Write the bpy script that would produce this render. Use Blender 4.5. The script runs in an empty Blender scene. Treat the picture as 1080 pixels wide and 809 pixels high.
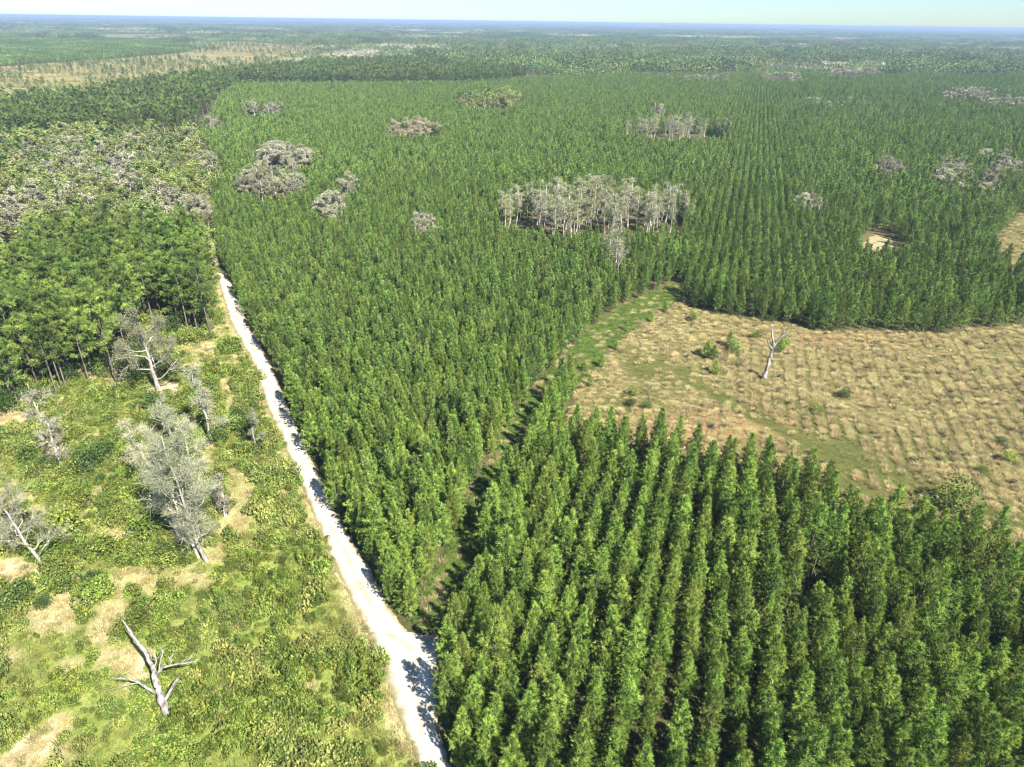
import bpy, math
import numpy as np
from mathutils import Vector, Matrix

R = math.radians
C = bpy.context.scene.collection
scene = bpy.context.scene
rng = np.random.default_rng(7)

# ------------------------------------------------------------------ camera
H = 70.0
F, CX, CY = 720.0, 540.0, 404.5
HOR = 22.5
PITCH = math.atan((CY - HOR) / F)
ROLL = math.atan(14.8 / 1080.0)
cam = bpy.data.cameras.new('camera')
camo = bpy.data.objects.new('camera', cam)
C.objects.link(camo)
cam.sensor_width = 36.0
cam.lens = 36.0 * F / 1080.0
cam.clip_start = 0.5
cam.clip_end = 90000.0
MR = Matrix.Rotation(math.pi / 2 - PITCH, 3, 'X') @ Matrix.Rotation(ROLL, 3, 'Z')
camo.matrix_world = Matrix.Translation((0, 0, H)) @ MR.to_4x4()
scene.camera = camo
MN = np.array(MR)


def G(px, py, z=0.0):
    """ground point seen at a photograph position"""
    d = MN @ np.array([(px - CX) / F, -(py - CY) / F, -1.0])
    t = (z - H) / d[2]
    return d[0] * t, d[1] * t


def GP(poly):
    return np.array([G(*p) for p in poly])


def P(x, y, z=0.0):
    x = np.asarray(x, float)
    v = np.stack([x, np.asarray(y, float), np.zeros_like(x) + z - H], -1) @ MN
    w = np.maximum(-v[..., 2], 1e-3)
    bad = -v[..., 2] < 1.0
    return np.where(bad, -9999, CX + F * v[..., 0] / w), np.where(bad, 9999, CY - F * v[..., 1] / w)


def inside(x, y, poly):
    x = np.asarray(x); y = np.asarray(y)
    r = np.zeros(x.shape, bool)
    n = len(poly)
    for i in range(n):
        x1, y1 = poly[i]; x2, y2 = poly[(i + 1) % n]
        if y1 == y2:
            continue
        c = ((y1 > y) != (y2 > y)) & (x < (x2 - x1) * (y - y1) / (y2 - y1) + x1)
        r ^= c
    return r


def dist_line(x, y, pts):
    d = np.full(np.shape(x), 1e9)
    for (x1, y1), (x2, y2) in zip(pts[:-1], pts[1:]):
        dx, dy = x2 - x1, y2 - y1
        t = np.clip(((x - x1) * dx + (y - y1) * dy) / (dx * dx + dy * dy + 1e-9), 0, 1)
        d = np.minimum(d, np.hypot(x - x1 - t * dx, y - y1 - t * dy))
    return d


def vnoise(x, y, s, seed=0):
    x = np.asarray(x, float) / s + 1000.3; y = np.asarray(y, float) / s + 1000.7
    xi = np.floor(x).astype(np.int64); yi = np.floor(y).astype(np.int64)
    fx = x - xi; fy = y - yi
    fx = fx * fx * (3 - 2 * fx); fy = fy * fy * (3 - 2 * fy)

    def h(a, b):
        n = (a * 374761393 + b * 668265263 + seed * 1442695041) & 0xffffffff
        n = ((n ^ (n >> 13)) * 1274126177) & 0xffffffff
        return ((n ^ (n >> 16)) & 0xffff) / 65535.0
    return (h(xi, yi) * (1 - fx) + h(xi + 1, yi) * fx) * (1 - fy) + (h(xi, yi + 1) * (1 - fx) + h(xi + 1, yi + 1) * fx) * fy


def fbm(x, y, s, seed=0):
    return .55 * vnoise(x, y, s, seed) + .3 * vnoise(x, y, s / 2.1, seed + 1) + .15 * vnoise(x, y, s / 4.3, seed + 2)


def sstep(a, b, x):
    t = np.clip((x - a) / (b - a), 0, 1)
    return t * t * (3 - 2 * t)


# ------------------------------------------------------------------ materials
def newmat(name):
    m = bpy.data.materials.new(name)
    m.use_nodes = True
    nt = m.node_tree
    nt.nodes.clear()
    out = nt.nodes.new('ShaderNodeOutputMaterial')
    return m, nt, nt.nodes, nt.links, out


def leafmat(name, dark, light, transl=.3, hue=.02, val=.35, spec=.25, alt=None):
    m, nt, N, L, out = newmat(name)
    at = N.new('ShaderNodeAttribute'); at.attribute_name = 'tint'
    oi = N.new('ShaderNodeObjectInfo')
    mix = N.new('ShaderNodeMix'); mix.data_type = 'RGBA'
    L.new(at.outputs['Fac'], mix.inputs[0])
    mix.inputs[6].default_value = (*dark, 1); mix.inputs[7].default_value = (*light, 1)
    col = mix.outputs[2]
    if alt:                      # some individuals lean to another hue
        ramp = N.new('ShaderNodeMapRange'); ramp.inputs[1].default_value = .6; ramp.inputs[2].default_value = 1.0
        ramp.inputs[4].default_value = alt[1]
        L.new(oi.outputs['Random'], ramp.inputs[0])
        m2 = N.new('ShaderNodeMix'); m2.data_type = 'RGBA'
        L.new(ramp.outputs[0], m2.inputs[0]); L.new(col, m2.inputs[6]); m2.inputs[7].default_value = (*alt[0], 1)
        col = m2.outputs[2]
    hs = N.new('ShaderNodeHueSaturation')
    a = N.new('ShaderNodeMath'); a.operation = 'MULTIPLY_ADD'
    L.new(oi.outputs['Random'], a.inputs[0]); a.inputs[1].default_value = -2 * hue; a.inputs[2].default_value = .5 + hue
    fr = N.new('ShaderNodeMath'); fr.operation = 'MULTIPLY'; L.new(oi.outputs['Random'], fr.inputs[0]); fr.inputs[1].default_value = 17.31
    f2 = N.new('ShaderNodeMath'); f2.operation = 'FRACT'; L.new(fr.outputs[0], f2.inputs[0])
    b = N.new('ShaderNodeMath'); b.operation = 'MULTIPLY_ADD'
    L.new(f2.outputs[0], b.inputs[0]); b.inputs[1].default_value = 2 * val; b.inputs[2].default_value = 1 - val
    L.new(a.outputs[0], hs.inputs['Hue']); L.new(b.outputs[0], hs.inputs['Value']); L.new(col, hs.inputs['Color'])
    p = N.new('ShaderNodeBsdfPrincipled')
    p.inputs['Roughness'].default_value = .5
    p.inputs['Specular IOR Level'].default_value = spec
    L.new(hs.outputs[0], p.inputs['Base Color'])
    t = N.new('ShaderNodeBsdfTranslucent'); L.new(hs.outputs[0], t.inputs[0])
    ms = N.new('ShaderNodeMixShader'); ms.inputs[0].default_value = transl
    L.new(p.outputs[0], ms.inputs[1]); L.new(t.outputs[0], ms.inputs[2]); L.new(ms.outputs[0], out.inputs[0])
    return m


def barkmat(name, c1, c2, scale=3.0, val=.2):
    m, nt, N, L, out = newmat(name)
    tc = N.new('ShaderNodeTexCoord'); mp = N.new('ShaderNodeMapping'); mp.inputs['Scale'].default_value = (1, 1, .25)
    L.new(tc.outputs['Object'], mp.inputs[0])
    no = N.new('ShaderNodeTexNoise'); no.inputs['Scale'].default_value = scale; no.inputs['Detail'].default_value = 4
    L.new(mp.outputs[0], no.inputs['Vector'])
    r = N.new('ShaderNodeValToRGB'); r.color_ramp.elements[0].position = .35; r.color_ramp.elements[1].position = .65
    r.color_ramp.elements[0].color = (*c1, 1); r.color_ramp.elements[1].color = (*c2, 1)
    L.new(no.outputs['Fac'], r.inputs[0])
    oi = N.new('ShaderNodeObjectInfo')
    b = N.new('ShaderNodeMath'); b.operation = 'MULTIPLY_ADD'; b.inputs[1].default_value = 2 * val; b.inputs[2].default_value = 1 - val
    L.new(oi.outputs['Random'], b.inputs[0])
    hs = N.new('ShaderNodeHueSaturation'); L.new(b.outputs[0], hs.inputs['Value']); L.new(r.outputs[0], hs.inputs['Color'])
    p = N.new('ShaderNodeBsdfPrincipled'); p.inputs['Roughness'].default_value = .85; p.inputs['Specular IOR Level'].default_value = .2
    L.new(hs.outputs[0], p.inputs['Base Color']); L.new(p.outputs[0], out.inputs[0])
    return m


def groundmat(name, stops, scale=.15, attr=None, fine=2.5, bump=.3, finemix=.35):
    """noise ramp (or a colour attribute of the soil) times a fine noise"""
    m, nt, N, L, out = newmat(name)
    g = N.new('ShaderNodeNewGeometry')
    if attr:
        a = N.new('ShaderNodeAttribute'); a.attribute_name = attr; col = a.outputs['Color']
    else:
        no = N.new('ShaderNodeTexNoise'); no.inputs['Scale'].default_value = scale; no.inputs['Detail'].default_value = 8
        no.inputs['Roughness'].default_value = .65
        L.new(g.outputs['Position'], no.inputs['Vector'])
        r = N.new('ShaderNodeValToRGB'); cr = r.color_ramp
        while len(cr.elements) < len(stops):
            cr.elements.new(.5)
        for e, (p_, c) in zip(cr.elements, stops):
            e.position = p_; e.color = (*c, 1)
        L.new(no.outputs['Fac'], r.inputs[0]); col = r.outputs[0]
    n2 = N.new('ShaderNodeTexNoise'); n2.inputs['Scale'].default_value = fine; n2.inputs['Detail'].default_value = 6; n2.inputs['Roughness'].default_value = .7
    L.new(g.outputs['Position'], n2.inputs['Vector'])
    mr = N.new('ShaderNodeMapRange'); mr.inputs[1].default_value = .3; mr.inputs[2].default_value = .7
    mr.inputs[3].default_value = 1 - finemix; mr.inputs[4].default_value = 1 + finemix
    L.new(n2.outputs['Fac'], mr.inputs[0])
    hs = N.new('ShaderNodeHueSaturation'); L.new(col, hs.inputs['Color']); L.new(mr.outputs[0], hs.inputs['Value'])
    p = N.new('ShaderNodeBsdfPrincipled'); p.inputs['Roughness'].default_value = .95; p.inputs['Specular IOR Level'].default_value = .1
    L.new(hs.outputs[0], p.inputs['Base Color'])
    bp = N.new('ShaderNodeBump'); bp.inputs['Strength'].default_value = bump; bp.inputs['Distance'].default_value = .3
    L.new(n2.outputs['Fac'], bp.inputs['Height']); L.new(bp.outputs[0], p.inputs['Normal'])
    L.new(p.outputs[0], out.inputs[0])
    return m


M_PINE = leafmat('young_pine_needles', (.034, .082, .012), (.36, .50, .092), .25, .010, .30, alt=((.38, .43, .10), .25))
M_PINEFAR = leafmat('crowded_pine_needles', (.026, .066, .013), (.275, .395, .085), .22, .010, .34, alt=((.28, .33, .09), .25))
M_TALL = leafmat('tall_pine_needles', (.038, .080, .016), (.275, .375, .078), .24, .012, .38)
M_FARTALL = leafmat('far_pine_needles', (.034, .068, .016), (.21, .275, .07), .2, .02, .4)
M_LEAF = leafmat('hardwood_leaves', (.10, .13, .035), (.38, .45, .12), .35, .03, .35, alt=((.24, .26, .12), .6))
M_SHRUB = leafmat('shrub_leaves', (.05, .09, .015), (.33, .40, .08), .35, .02, .35)
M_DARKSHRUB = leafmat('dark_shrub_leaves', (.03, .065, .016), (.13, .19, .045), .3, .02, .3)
M_COVER = leafmat('ground_cover_leaves', (.065, .105, .020), (.39, .435, .115), .3, .02, .38, alt=((.38, .37, .13), .35))
M_GRASS = leafmat('dry_grass', (.32, .27, .11), (.65, .555, .285), .3, .02, .3)
M_OLIVE = leafmat('olive_grass', (.14, .16, .04), (.38, .39, .12), .35, .02, .3)
M_LANE = leafmat('green_grass', (.10, .17, .03), (.27, .37, .085), .35, .02, .3)
M_BRUSH = leafmat('dead_brush', (.085, .066, .04), (.24, .185, .115), .1, .02, .3)
M_MOSS = leafmat('grey_twigs_and_lichen', (.17, .162, .105), (.52, .49, .345), .15, .03, .4, alt=((.24, .29, .12), .6))
M_MOSSY = leafmat('pale_green_lichen', (.17, .17, .10), (.46, .45, .30), .2, .02, .25, alt=((.28, .32, .10), .8))
M_GREYGREEN = leafmat('grey_green_twigs', (.16, .17, .095), (.45, .46, .30), .15, .02, .25)
M_TAN = leafmat('tan_twigs', (.24, .21, .12), (.54, .48, .29), .15, .02, .25)
M_BARK = barkmat('pine_bark', (.085, .068, .052), (.20, .17, .135))
M_PALE = barkmat('pale_bark', (.25, .23, .18), (.52, .485, .40))
M_DEAD = barkmat('bleached_dead_wood', (.12, .108, .09), (.42, .40, .36), 2.5, .05)

# ------------------------------------------------------------------ mesh building


class MB:
    def __init__(s):
        s.v = []; s.t = []; s.c = []; s.m = []; s.s = []; s.n = 0

    def add(s, v, t, tint=.5, mat=0, smooth=False):
        v = np.asarray(v, float); t = np.asarray(t, int)
        if len(t) == 0:
            return
        s.v.append(v); s.t.append(t + s.n); s.n += len(v)
        s.c.append(np.zeros(len(t)) + tint); s.m.append(np.full(len(t), mat)); s.s.append(np.full(len(t), smooth))

    def soup(s, v, tint=.5, mat=0):
        s.add(v.reshape(-1, 3), np.arange(len(v) * 3).reshape(-1, 3), tint, mat)

    def mesh(s, name, mats):
        v = np.concatenate(s.v); t = np.concatenate(s.t); c = np.concatenate(s.c); m = np.concatenate(s.m); sm = np.concatenate(s.s)
        me = bpy.data.meshes.new(name)
        me.vertices.add(len(v)); me.vertices.foreach_set('co', v.astype(np.float32).ravel())
        me.loops.add(len(t) * 3); me.loops.foreach_set('vertex_index', t.astype(np.int32).ravel())
        me.polygons.add(len(t)); me.polygons.foreach_set('loop_start', (np.arange(len(t)) * 3).astype(np.int32))
        me.polygons.foreach_set('material_index', m.astype(np.int32))
        me.polygons.foreach_set('use_smooth', sm)
        for q in mats:
            me.materials.append(q)
        a = me.attributes.new('tint', 'FLOAT', 'FACE'); a.data.foreach_set('value', np.clip(c, 0, 1).astype(np.float32))
        me.update(calc_edges=True)
        return me


def nrm(v):
    return v / (np.linalg.norm(v, axis=-1, keepdims=True) + 1e-9)


def tufts(r, c, d, tint, n, L, W, spread, up=0.0):
    """n needle or leaf blades fanning out from each centre c along d"""
    N = len(c)
    dd = nrm(np.repeat(d, n, 0) + spread * r.normal(size=(N * n, 3)))
    cc = np.repeat(c, n, 0)
    pp = nrm(np.cross(dd, r.normal(size=(N * n, 3)) + np.array([0, 0, up]))) * (W * r.uniform(.7, 1.3, (N * n, 1)) / 2)
    l = L * r.uniform(.65, 1.15, (N * n, 1))
    v = np.stack([cc - pp, cc + pp, cc + dd * l], 1)
    return v, np.repeat(tint, n) + r.normal(0, .07, N * n)


def leaves(r, c, size, tint, up=.5):
    """one random leaf-spray triangle pair per centre"""
    N = len(c)
    n = nrm(r.normal(size=(N, 3)) + np.array([0, 0, up]))
    a = nrm(np.cross(n, r.normal(size=(N, 3)))); b = np.cross(n, a)
    s = (size * r.uniform(.6, 1.3, (N, 1)))
    q0 = c - a * s * .5; q1 = c + b * s * .34; q2 = c + a * s * .5; q3 = c - b * s * .34
    v = np.concatenate([np.stack([q0, q1, q2], 1), np.stack([q0, q2, q3], 1)])
    return v, np.concatenate([tint, tint])


def tube(mb, pts, rad, sides=5, mat=0, tint=.5, cap=True):
    pts = np.asarray(pts, float); k = len(pts)
    tan = nrm(np.gradient(pts, axis=0))
    ref = np.array([1., 0, 0]) if abs(tan[0][0]) < .8 else np.array([0, 1., 0])
    u = nrm(np.cross(tan, ref)); w = np.cross(tan, u)
    an = np.arange(sides) * 2 * np.pi / sides
    ring = pts[:, None] + np.asarray(rad)[:, None, None] * (np.cos(an)[None, :, None] * u[:, None] + np.sin(an)[None, :, None] * w[:, None])
    v = ring.reshape(-1, 3)
    t = []
    for i in range(k - 1):
        for j in range(sides):
            a = i * sides + j; b = i * sides + (j + 1) % sides
            t += [(a, b, b + sides), (a, b + sides, a + sides)]
    if cap:
        v = np.vstack([v, pts[-1:] + tan[-1:] * rad[-1]])
        for j in range(sides):
            t.append(((k - 1) * sides + j, (k - 1) * sides + (j + 1) % sides, k * sides))
    mb.add(v, t, tint, mat, sides > 3)


# ---- young plantation pine
def pine_parts(r, h, rad, det=2):
    cr = MB(); tr = MB()
    lean = r.normal(0, .02, 2)
    zt = np.linspace(0, h * .97, 6)
    tube(tr, np.stack([lean[0] * zt, lean[1] * zt, zt], 1), .11 * (1 - zt / h) + .02, 6 if det > 1 else 4, 0)
    base = h * r.uniform(.10, .18)
    step = {2: .42, 1: .62, 0: 1.0}[det]; nb = {2: 5, 1: 5, 0: 4}[det]
    cs, ds, ts = [], [], []
    z = base
    bulge = r.uniform(.16, .28); pw = r.uniform(.72, .95)
    while z < h - .15:
        t = (z - base) / (h - base)
        prof = rad * min(1, .55 + .45 * t / bulge) * 1.06 * (1 - max(0, (t - bulge) / (1 - bulge)) ** 1.12) ** pw
        a0 = r.uniform(0, 6.28)
        for k in range(nb):
            az = a0 + k * 6.28 / nb + r.normal(0, .25)
            ln = max(.25, prof * r.uniform(.68, 1.2))
            el = .22 + .6 * t + r.normal(0, .12)
            d = np.array([math.cos(az) * math.cos(el), math.sin(az) * math.cos(el), math.sin(el)])
            n = max(2, int(round(ln / {2: .27, 1: .42, 0: .8}[det])))
            f = np.linspace(.42, 1, n)
            p = np.array([lean[0] * z, lean[1] * z, z]) + d * (ln * f)[:, None]
            p[:, 2] += .12 * ln * f ** 2
            p += r.normal(0, .06 + .1 * ln, p.shape) * f[:, None] * .8
            bt = r.uniform(-.05, .8)
            cs.append(p); ds.append(np.tile(d + np.array([0, 0, .35]), (n, 1))); ts.append(bt + .22 * f + r.normal(0, .1, n))
            if det == 2 and ln > .6:
                q0 = np.array([lean[0] * z, lean[1] * z, z])
                s = nrm(np.cross(d, [0, 0, 1.]))
                w = .016
                tr.soup(np.array([[q0 + s * w, q0 - s * w, p[-1]]]), .5, 0)
        z += step * r.uniform(.8, 1.2)
    cs = np.vstack(cs); ds = np.vstack(ds); ts = np.concatenate(ts)
    top = np.array([[lean[0] * h, lean[1] * h, h - q] for q in (.0, .3, .6)])
    cs = np.vstack([cs, top]); ds = np.vstack([ds, np.tile([0, 0, 1.], (3, 1))]); ts = np.append(ts, [.9, .8, .7])
    n, L, W, S = {2: (19, .48, .064, .58), 1: (15, .60, .10, .6), 0: (9, .85, .24, .66)}[det]
    v, c = tufts(r, cs, nrm(ds), ts, n, L, W, S, (0, .25, .9)[det])
    cr.soup(v, c)
    return tr, cr


# ---- tall natural pine with a bare trunk
def tall_parts(r, h, rad, det=2):
    cr = MB(); tr = MB()
    zt = np.linspace(0, h * .95, 7); b = r.normal(0, .012, 2)
    tx = lambda z: np.array([b[0] * z + .15 * math.sin(z * .2), b[1] * z, z])
    tube(tr, np.array([tx(z) for z in zt]), .2 * (1 - zt / h) ** .8 + .03, 7 if det else 4, 0)
    base = h * r.uniform(.34, .5)
    nb = {2: 30, 1: 22, 0: 14}[det]
    C_, D_, T_ = [], [], []
    for k in range(nb):
        z = base + (h - base) * (k + r.uniform(0, 1)) / nb
        t = (z - base) / (h - base)
        ln = rad * (.6 + .6 * math.sin(min(1, t * 1.25 + .15) * 2.6)) * r.uniform(.6, 1.15) * (1 - .55 * t ** 3)
        az = k * 2.4 + r.normal(0, .4); el = .05 + .75 * t + r.normal(0, .15)
        d = np.array([math.cos(az) * math.cos(el), math.sin(az) * math.cos(el), math.sin(el)])
        p0 = tx(z); p1 = p0 + d * ln + np.array([0, 0, .15 * ln])
        if det:
            tube(tr, np.array([p0, (p0 + p1) / 2 - [0, 0, .08 * ln], p1]), [.055, .035, .012], 3, 0)
        m = {2: 9, 1: 7, 0: 5}[det]
        f = r.uniform(.35, 1.05, m)
        f = f ** .6; c = p0 + (p1 - p0) * f[:, None] + r.normal(0, .10 * rad, (m, 3)) * [1, 1, .5]
        C_.append(c); D_.append(np.tile(d * .6 + [0, 0, .6], (m, 1))); T_.append(r.uniform(-.1, .75) + r.uniform(0, .3, m))
    c = np.vstack(C_); d = nrm(np.vstack(D_)); t = np.concatenate(T_)
    n, L, W = {2: (20, .72, .11), 1: (13, .9, .19), 0: (8, 1.25, .42)}[det]
    v, q = tufts(r, c, d, t, n, L, W, .8)
    cr.soup(v, q)
    return tr, cr


# ---- branching skeleton shared by bare trees and hardwoods
def skeleton(r, h, rad, limbs=8, low=.35, spread=.9, fork=4, lean=(0, 0), crook=.12, taper=.75):
    segs = []; tips = []
    k = 7
    z = np.linspace(0, 1, k)
    wob = np.cumsum(r.normal(0, crook * .25, (k, 2)), 0); wob -= wob[0]
    tp = np.stack([lean[0] * h * z + wob[:, 0] * h * .25, lean[1] * h * z + wob[:, 1] * h * .25, z * h * .93], 1)
    segs.append((tp, rad * (1 - taper * z) * (1 + .35 * np.exp(-z * 14))))
    for i in range(limbs):
        t = low + (1 - low) * (i + r.uniform(.1, .9)) / limbs
        p0 = np.array([np.interp(t, z, tp[:, q]) for q in range(3)])
        az = i * 2.4 + r.normal(0, .5)
        el = r.uniform(.35, .95) * (1.25 - .35 * spread)
        ln = h * r.uniform(.24, .42) * spread * (1.15 - .75 * t)
        d = np.array([math.cos(az) * math.cos(el), math.sin(az) * math.cos(el), math.sin(el)])
        f = np.linspace(0, 1, 5)[:, None]
        bend = r.normal(0, crook, (5, 3)); bend[0] = 0
        lp = p0 + d * ln * f + np.array([0, 0, .18 * ln]) * f ** 2 + np.cumsum(bend, 0) * ln * .6
        r0 = rad * (1 - taper * t) * .55
        segs.append((lp, r0 * (1 - .8 * f[:, 0])))
        for j in range(fork):
            s = r.uniform(.3, 1.0); q0 = np.array([np.interp(s, f[:, 0], lp[:, q]) for q in range(3)])
            d2 = nrm(d + r.normal(0, .6, 3) + np.array([0, 0, .25])); l2 = ln * r.uniform(.28, .55)
            bp = np.array([q0, q0 + d2 * l2 * .5 + r.normal(0, .08 * l2, 3), q0 + d2 * l2])
            segs.append((bp, r0 * (1 - .7 * s) * np.array([.55, .35, .12])))
            tips.append((q0, bp[2], l2))
        tips.append((lp[2], lp[4], ln * .5))
    return segs, tips


def bare_parts(r, h, rad, det=2, twigs=9, mossn=4, **kw):
    tr = MB(); cr = MB()
    segs, tips = skeleton(r, h, rad, **kw)
    for i, (p, q) in enumerate(segs):
        sd = (7 if i == 0 else 5 if len(p) == 5 else 3) if det > 1 else (4 if i == 0 else 3)
        tube(tr, p, np.maximum(q, .012), sd, 0)
    c, d, t = [], [], []
    for a, b, l in tips:
        for k in range(twigs):
            f = r.uniform(.25, 1.0)
            c.append(a + (b - a) * f); d.append(nrm(b - a + r.normal(0, .55, 3) * l + [0, 0, .2 * l])); t.append(r.uniform(.3, 1))
    c = np.array(c); d = np.array(d); t = np.array(t)
    v, q = tufts(r, c, d, t, 3 if det > 1 else 2, h * .085, .05 if det > 1 else .11, .45); cr.soup(v, q)
    if mossn:
        k = np.repeat(np.arange(len(c)), mossn)
        cc = c[k] + r.normal(0, h * .022, (len(k), 3)) + d[k] * h * .03
        v, q = leaves(r, cc, .24 if det > 1 else .45, r.uniform(0, .8, len(k)), .2); cr.soup(v, q)
    return tr, cr


def leafy_parts(r, h, rad, det=2, per=26, size=.42, **kw):
    tr = MB(); cr = MB()
    segs, tips = skeleton(r, h, rad, **kw)
    for i, (p, q) in enumerate(segs):
        tube(tr, p, np.maximum(q, .012), (6 if i == 0 else 4) if det > 1 else 3, 0)
    C_, T_ = [], []
    for a, b, l in tips:
        n = per if det > 1 else per // 2
        f = r.uniform(.2, 1.1, (n, 1))
        C_.append(a + (b - a) * f + r.normal(0, .26 * l + .12, (n, 3))); T_.append(r.uniform(.1, .7) + r.uniform(-.1, .3, n))
    v, q = leaves(r, np.vstack(C_), size if det > 1 else size * 1.6, np.concatenate(T_), .7); cr.soup(v, q)
    return tr, cr


def shrub_parts(r, h, w, n=840, size=.18, lobes=6):
    cr = MB(); tr = MB()
    C_, T_ = [], []
    for k in range(lobes):
        a = r.uniform(0, 6.28); d = w * .5 * r.uniform(.1, .75)
        c = np.array([d * math.cos(a), d * math.sin(a), h * r.uniform(.35, .75)])
        m = n // lobes
        g = nrm(r.normal(size=(m, 3))) * r.uniform(.4, 1, (m, 1)) ** .5 * np.array([w * .3, w * .3, h * .38])
        C_.append(c + g); T_.append(r.uniform(.1, .7) + r.uniform(-.1, .3, m))
        tube(tr, np.array([[0, 0, -.05], c * [.5, .5, .45], c]), [.035, .025, .01], 3, 0)
    c = np.vstack(C_); c[:, 2] = np.maximum(c[:, 2], .06)
    v, q = leaves(r, c, size, np.concatenate(T_), .6); cr.soup(v, q)
    return tr, cr


def joined(parts, name, mats):
    tr, cr = parts
    m = MB()
    m.v = tr.v + cr.v; m.s = tr.s + cr.s; m.c = tr.c + cr.c
    m.t = tr.t + [t + tr.n for t in cr.t]
    m.m = tr.m + [q + 1 for q in cr.m]; m.n = tr.n + cr.n
    return m.mesh(name, mats)


def split(parts, tn, cn, mt, mc):
    return parts[0].mesh(tn, [mt]), parts[1].mesh(cn, [mc])


def blades(r, n, rad, h, w, lean=.35):
    mb = MB()
    a = r.uniform(0, 6.28, n); d = rad * np.sqrt(r.uniform(0, 1, n))
    c = np.stack([d * np.cos(a), d * np.sin(a), np.zeros(n)], 1)
    dr = nrm(np.stack([np.cos(a) * d / rad, np.sin(a) * d / rad, np.full(n, 1 / lean * .5)], 1) + r.normal(0, .25, (n, 3)))
    v, q = tufts(r, c, dr, r.uniform(0, 1, n), 1, h, w, .1)
    mb.soup(v, q)
    return mb


# ------------------------------------------------------------------ objects
def tag(o, label=None, cat=None, group=None, kind=None):
    if label: o['label'] = label
    if cat: o['category'] = cat
    if group: o['group'] = group
    if kind: o['kind'] = kind
    return o


def mobj(name, me, parent=None):
    o = bpy.data.objects.new(name, me); C.objects.link(o)
    if parent: o.parent = parent
    return o


def thing(name, meshes, loc, rz=0., sc=(1, 1, 1), label=None, cat=None, group=None):
    """an empty at the base that carries the parts [(part name, mesh), ...]"""
    e = bpy.data.objects.new(name, None); C.objects.link(e)
    e.empty_display_size = .3
    e.location = loc; e.rotation_euler = (0, 0, rz); e.scale = sc
    for n, me in meshes:
        mobj(n, me, e)
    return tag(e, label, cat, group)


def stuff(name, pts, protos, label, cat):
    """pts rows: x y z rot sx sz idx -> one object of instances"""
    pts = np.asarray(pts, float)
    me = bpy.data.meshes.new(name)
    n = len(pts)
    me.vertices.add(n); me.vertices.foreach_set('co', pts[:, :3].astype(np.float32).ravel())
    for an, arr in (('rotz', pts[:, 3]), ('sxy', pts[:, 4]), ('sz', pts[:, 5])):
        a = me.attributes.new(an, 'FLOAT', 'POINT'); a.data.foreach_set('value', arr.astype(np.float32))
    a = me.attributes.new('idx', 'INT', 'POINT'); a.data.foreach_set('value', pts[:, 6].astype(np.int32))
    o = bpy.data.objects.new(name, me); C.objects.link(o)
    col = bpy.data.collections.new(name + '_shapes')
    for i, p in enumerate(protos):
        col.objects.link(bpy.data.objects.new('%s_shape_%03d' % (name, i), p))
    ng = bpy.data.node_groups.new(name + '_spread', 'GeometryNodeTree')
    ng.interface.new_socket('Geometry', in_out='INPUT', socket_type='NodeSocketGeometry')
    ng.interface.new_socket('Geometry', in_out='OUTPUT', socket_type='NodeSocketGeometry')
    N, L = ng.nodes, ng.links
    gi = N.new('NodeGroupInput'); go = N.new('NodeGroupOutput')
    ci = N.new('GeometryNodeCollectionInfo'); ci.inputs['Collection'].default_value = col
    ci.inputs['Separate Children'].default_value = True; ci.inputs['Reset Children'].default_value = True
    ip = N.new('GeometryNodeInstanceOnPoints'); ip.inputs['Pick Instance'].default_value = True

    def na(nm, ty='FLOAT'):
        q = N.new('GeometryNodeInputNamedAttribute'); q.data_type = ty; q.inputs['Name'].default_value = nm
        return q.outputs['Attribute']
    cr = N.new('ShaderNodeCombineXYZ'); L.new(na('rotz'), cr.inputs[2])
    cs = N.new('ShaderNodeCombineXYZ'); s = na('sxy'); L.new(s, cs.inputs[0]); L.new(s, cs.inputs[1]); L.new(na('sz'), cs.inputs[2])
    L.new(gi.outputs[0], ip.inputs['Points']); L.new(ci.outputs[0], ip.inputs['Instance'])
    L.new(na('idx', 'INT'), ip.inputs['Instance Index']); L.new(cr.outputs[0], ip.inputs['Rotation']); L.new(cs.outputs[0], ip.inputs['Scale'])
    L.new(ip.outputs[0], go.inputs[0])
    md = o.modifiers.new('spread', 'NODES'); md.node_group = ng
    return tag(o, label, cat, None, 'stuff')


def lattice(poly, su, sv, jit, az=0.0, r=rng):
    """jittered rows over a ground polygon; rows run along azimuth az"""
    u = np.array([math.sin(az), math.cos(az)]); v = np.array([math.cos(az), -math.sin(az)])
    pu = poly @ u; pv = poly @ v
    a, b = np.meshgrid(np.arange(math.floor(pu.min() / su), pu.max() / su + 1), np.arange(math.floor(pv.min() / sv), pv.max() / sv + 1), indexing='ij')
    off = (b % 2) * .37 * su + np.sin(b * 7.1) * su * .3
    A = a * su + off + r.normal(0, jit * su, a.shape); B = b * sv + r.normal(0, jit * sv * .6, a.shape)
    x = A * u[0] + B * v[0]; y = A * u[1] + B * v[1]
    x = x.ravel(); y = y.ravel()
    k = inside(x, y, poly)
    return x[k], y[k]


def inview(x, y, m=120, z=0.):
    px, py = P(x, y, z)
    return (px > -m) & (px < 1080 + m) & (py < 809 + m) & (py > -50)


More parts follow.
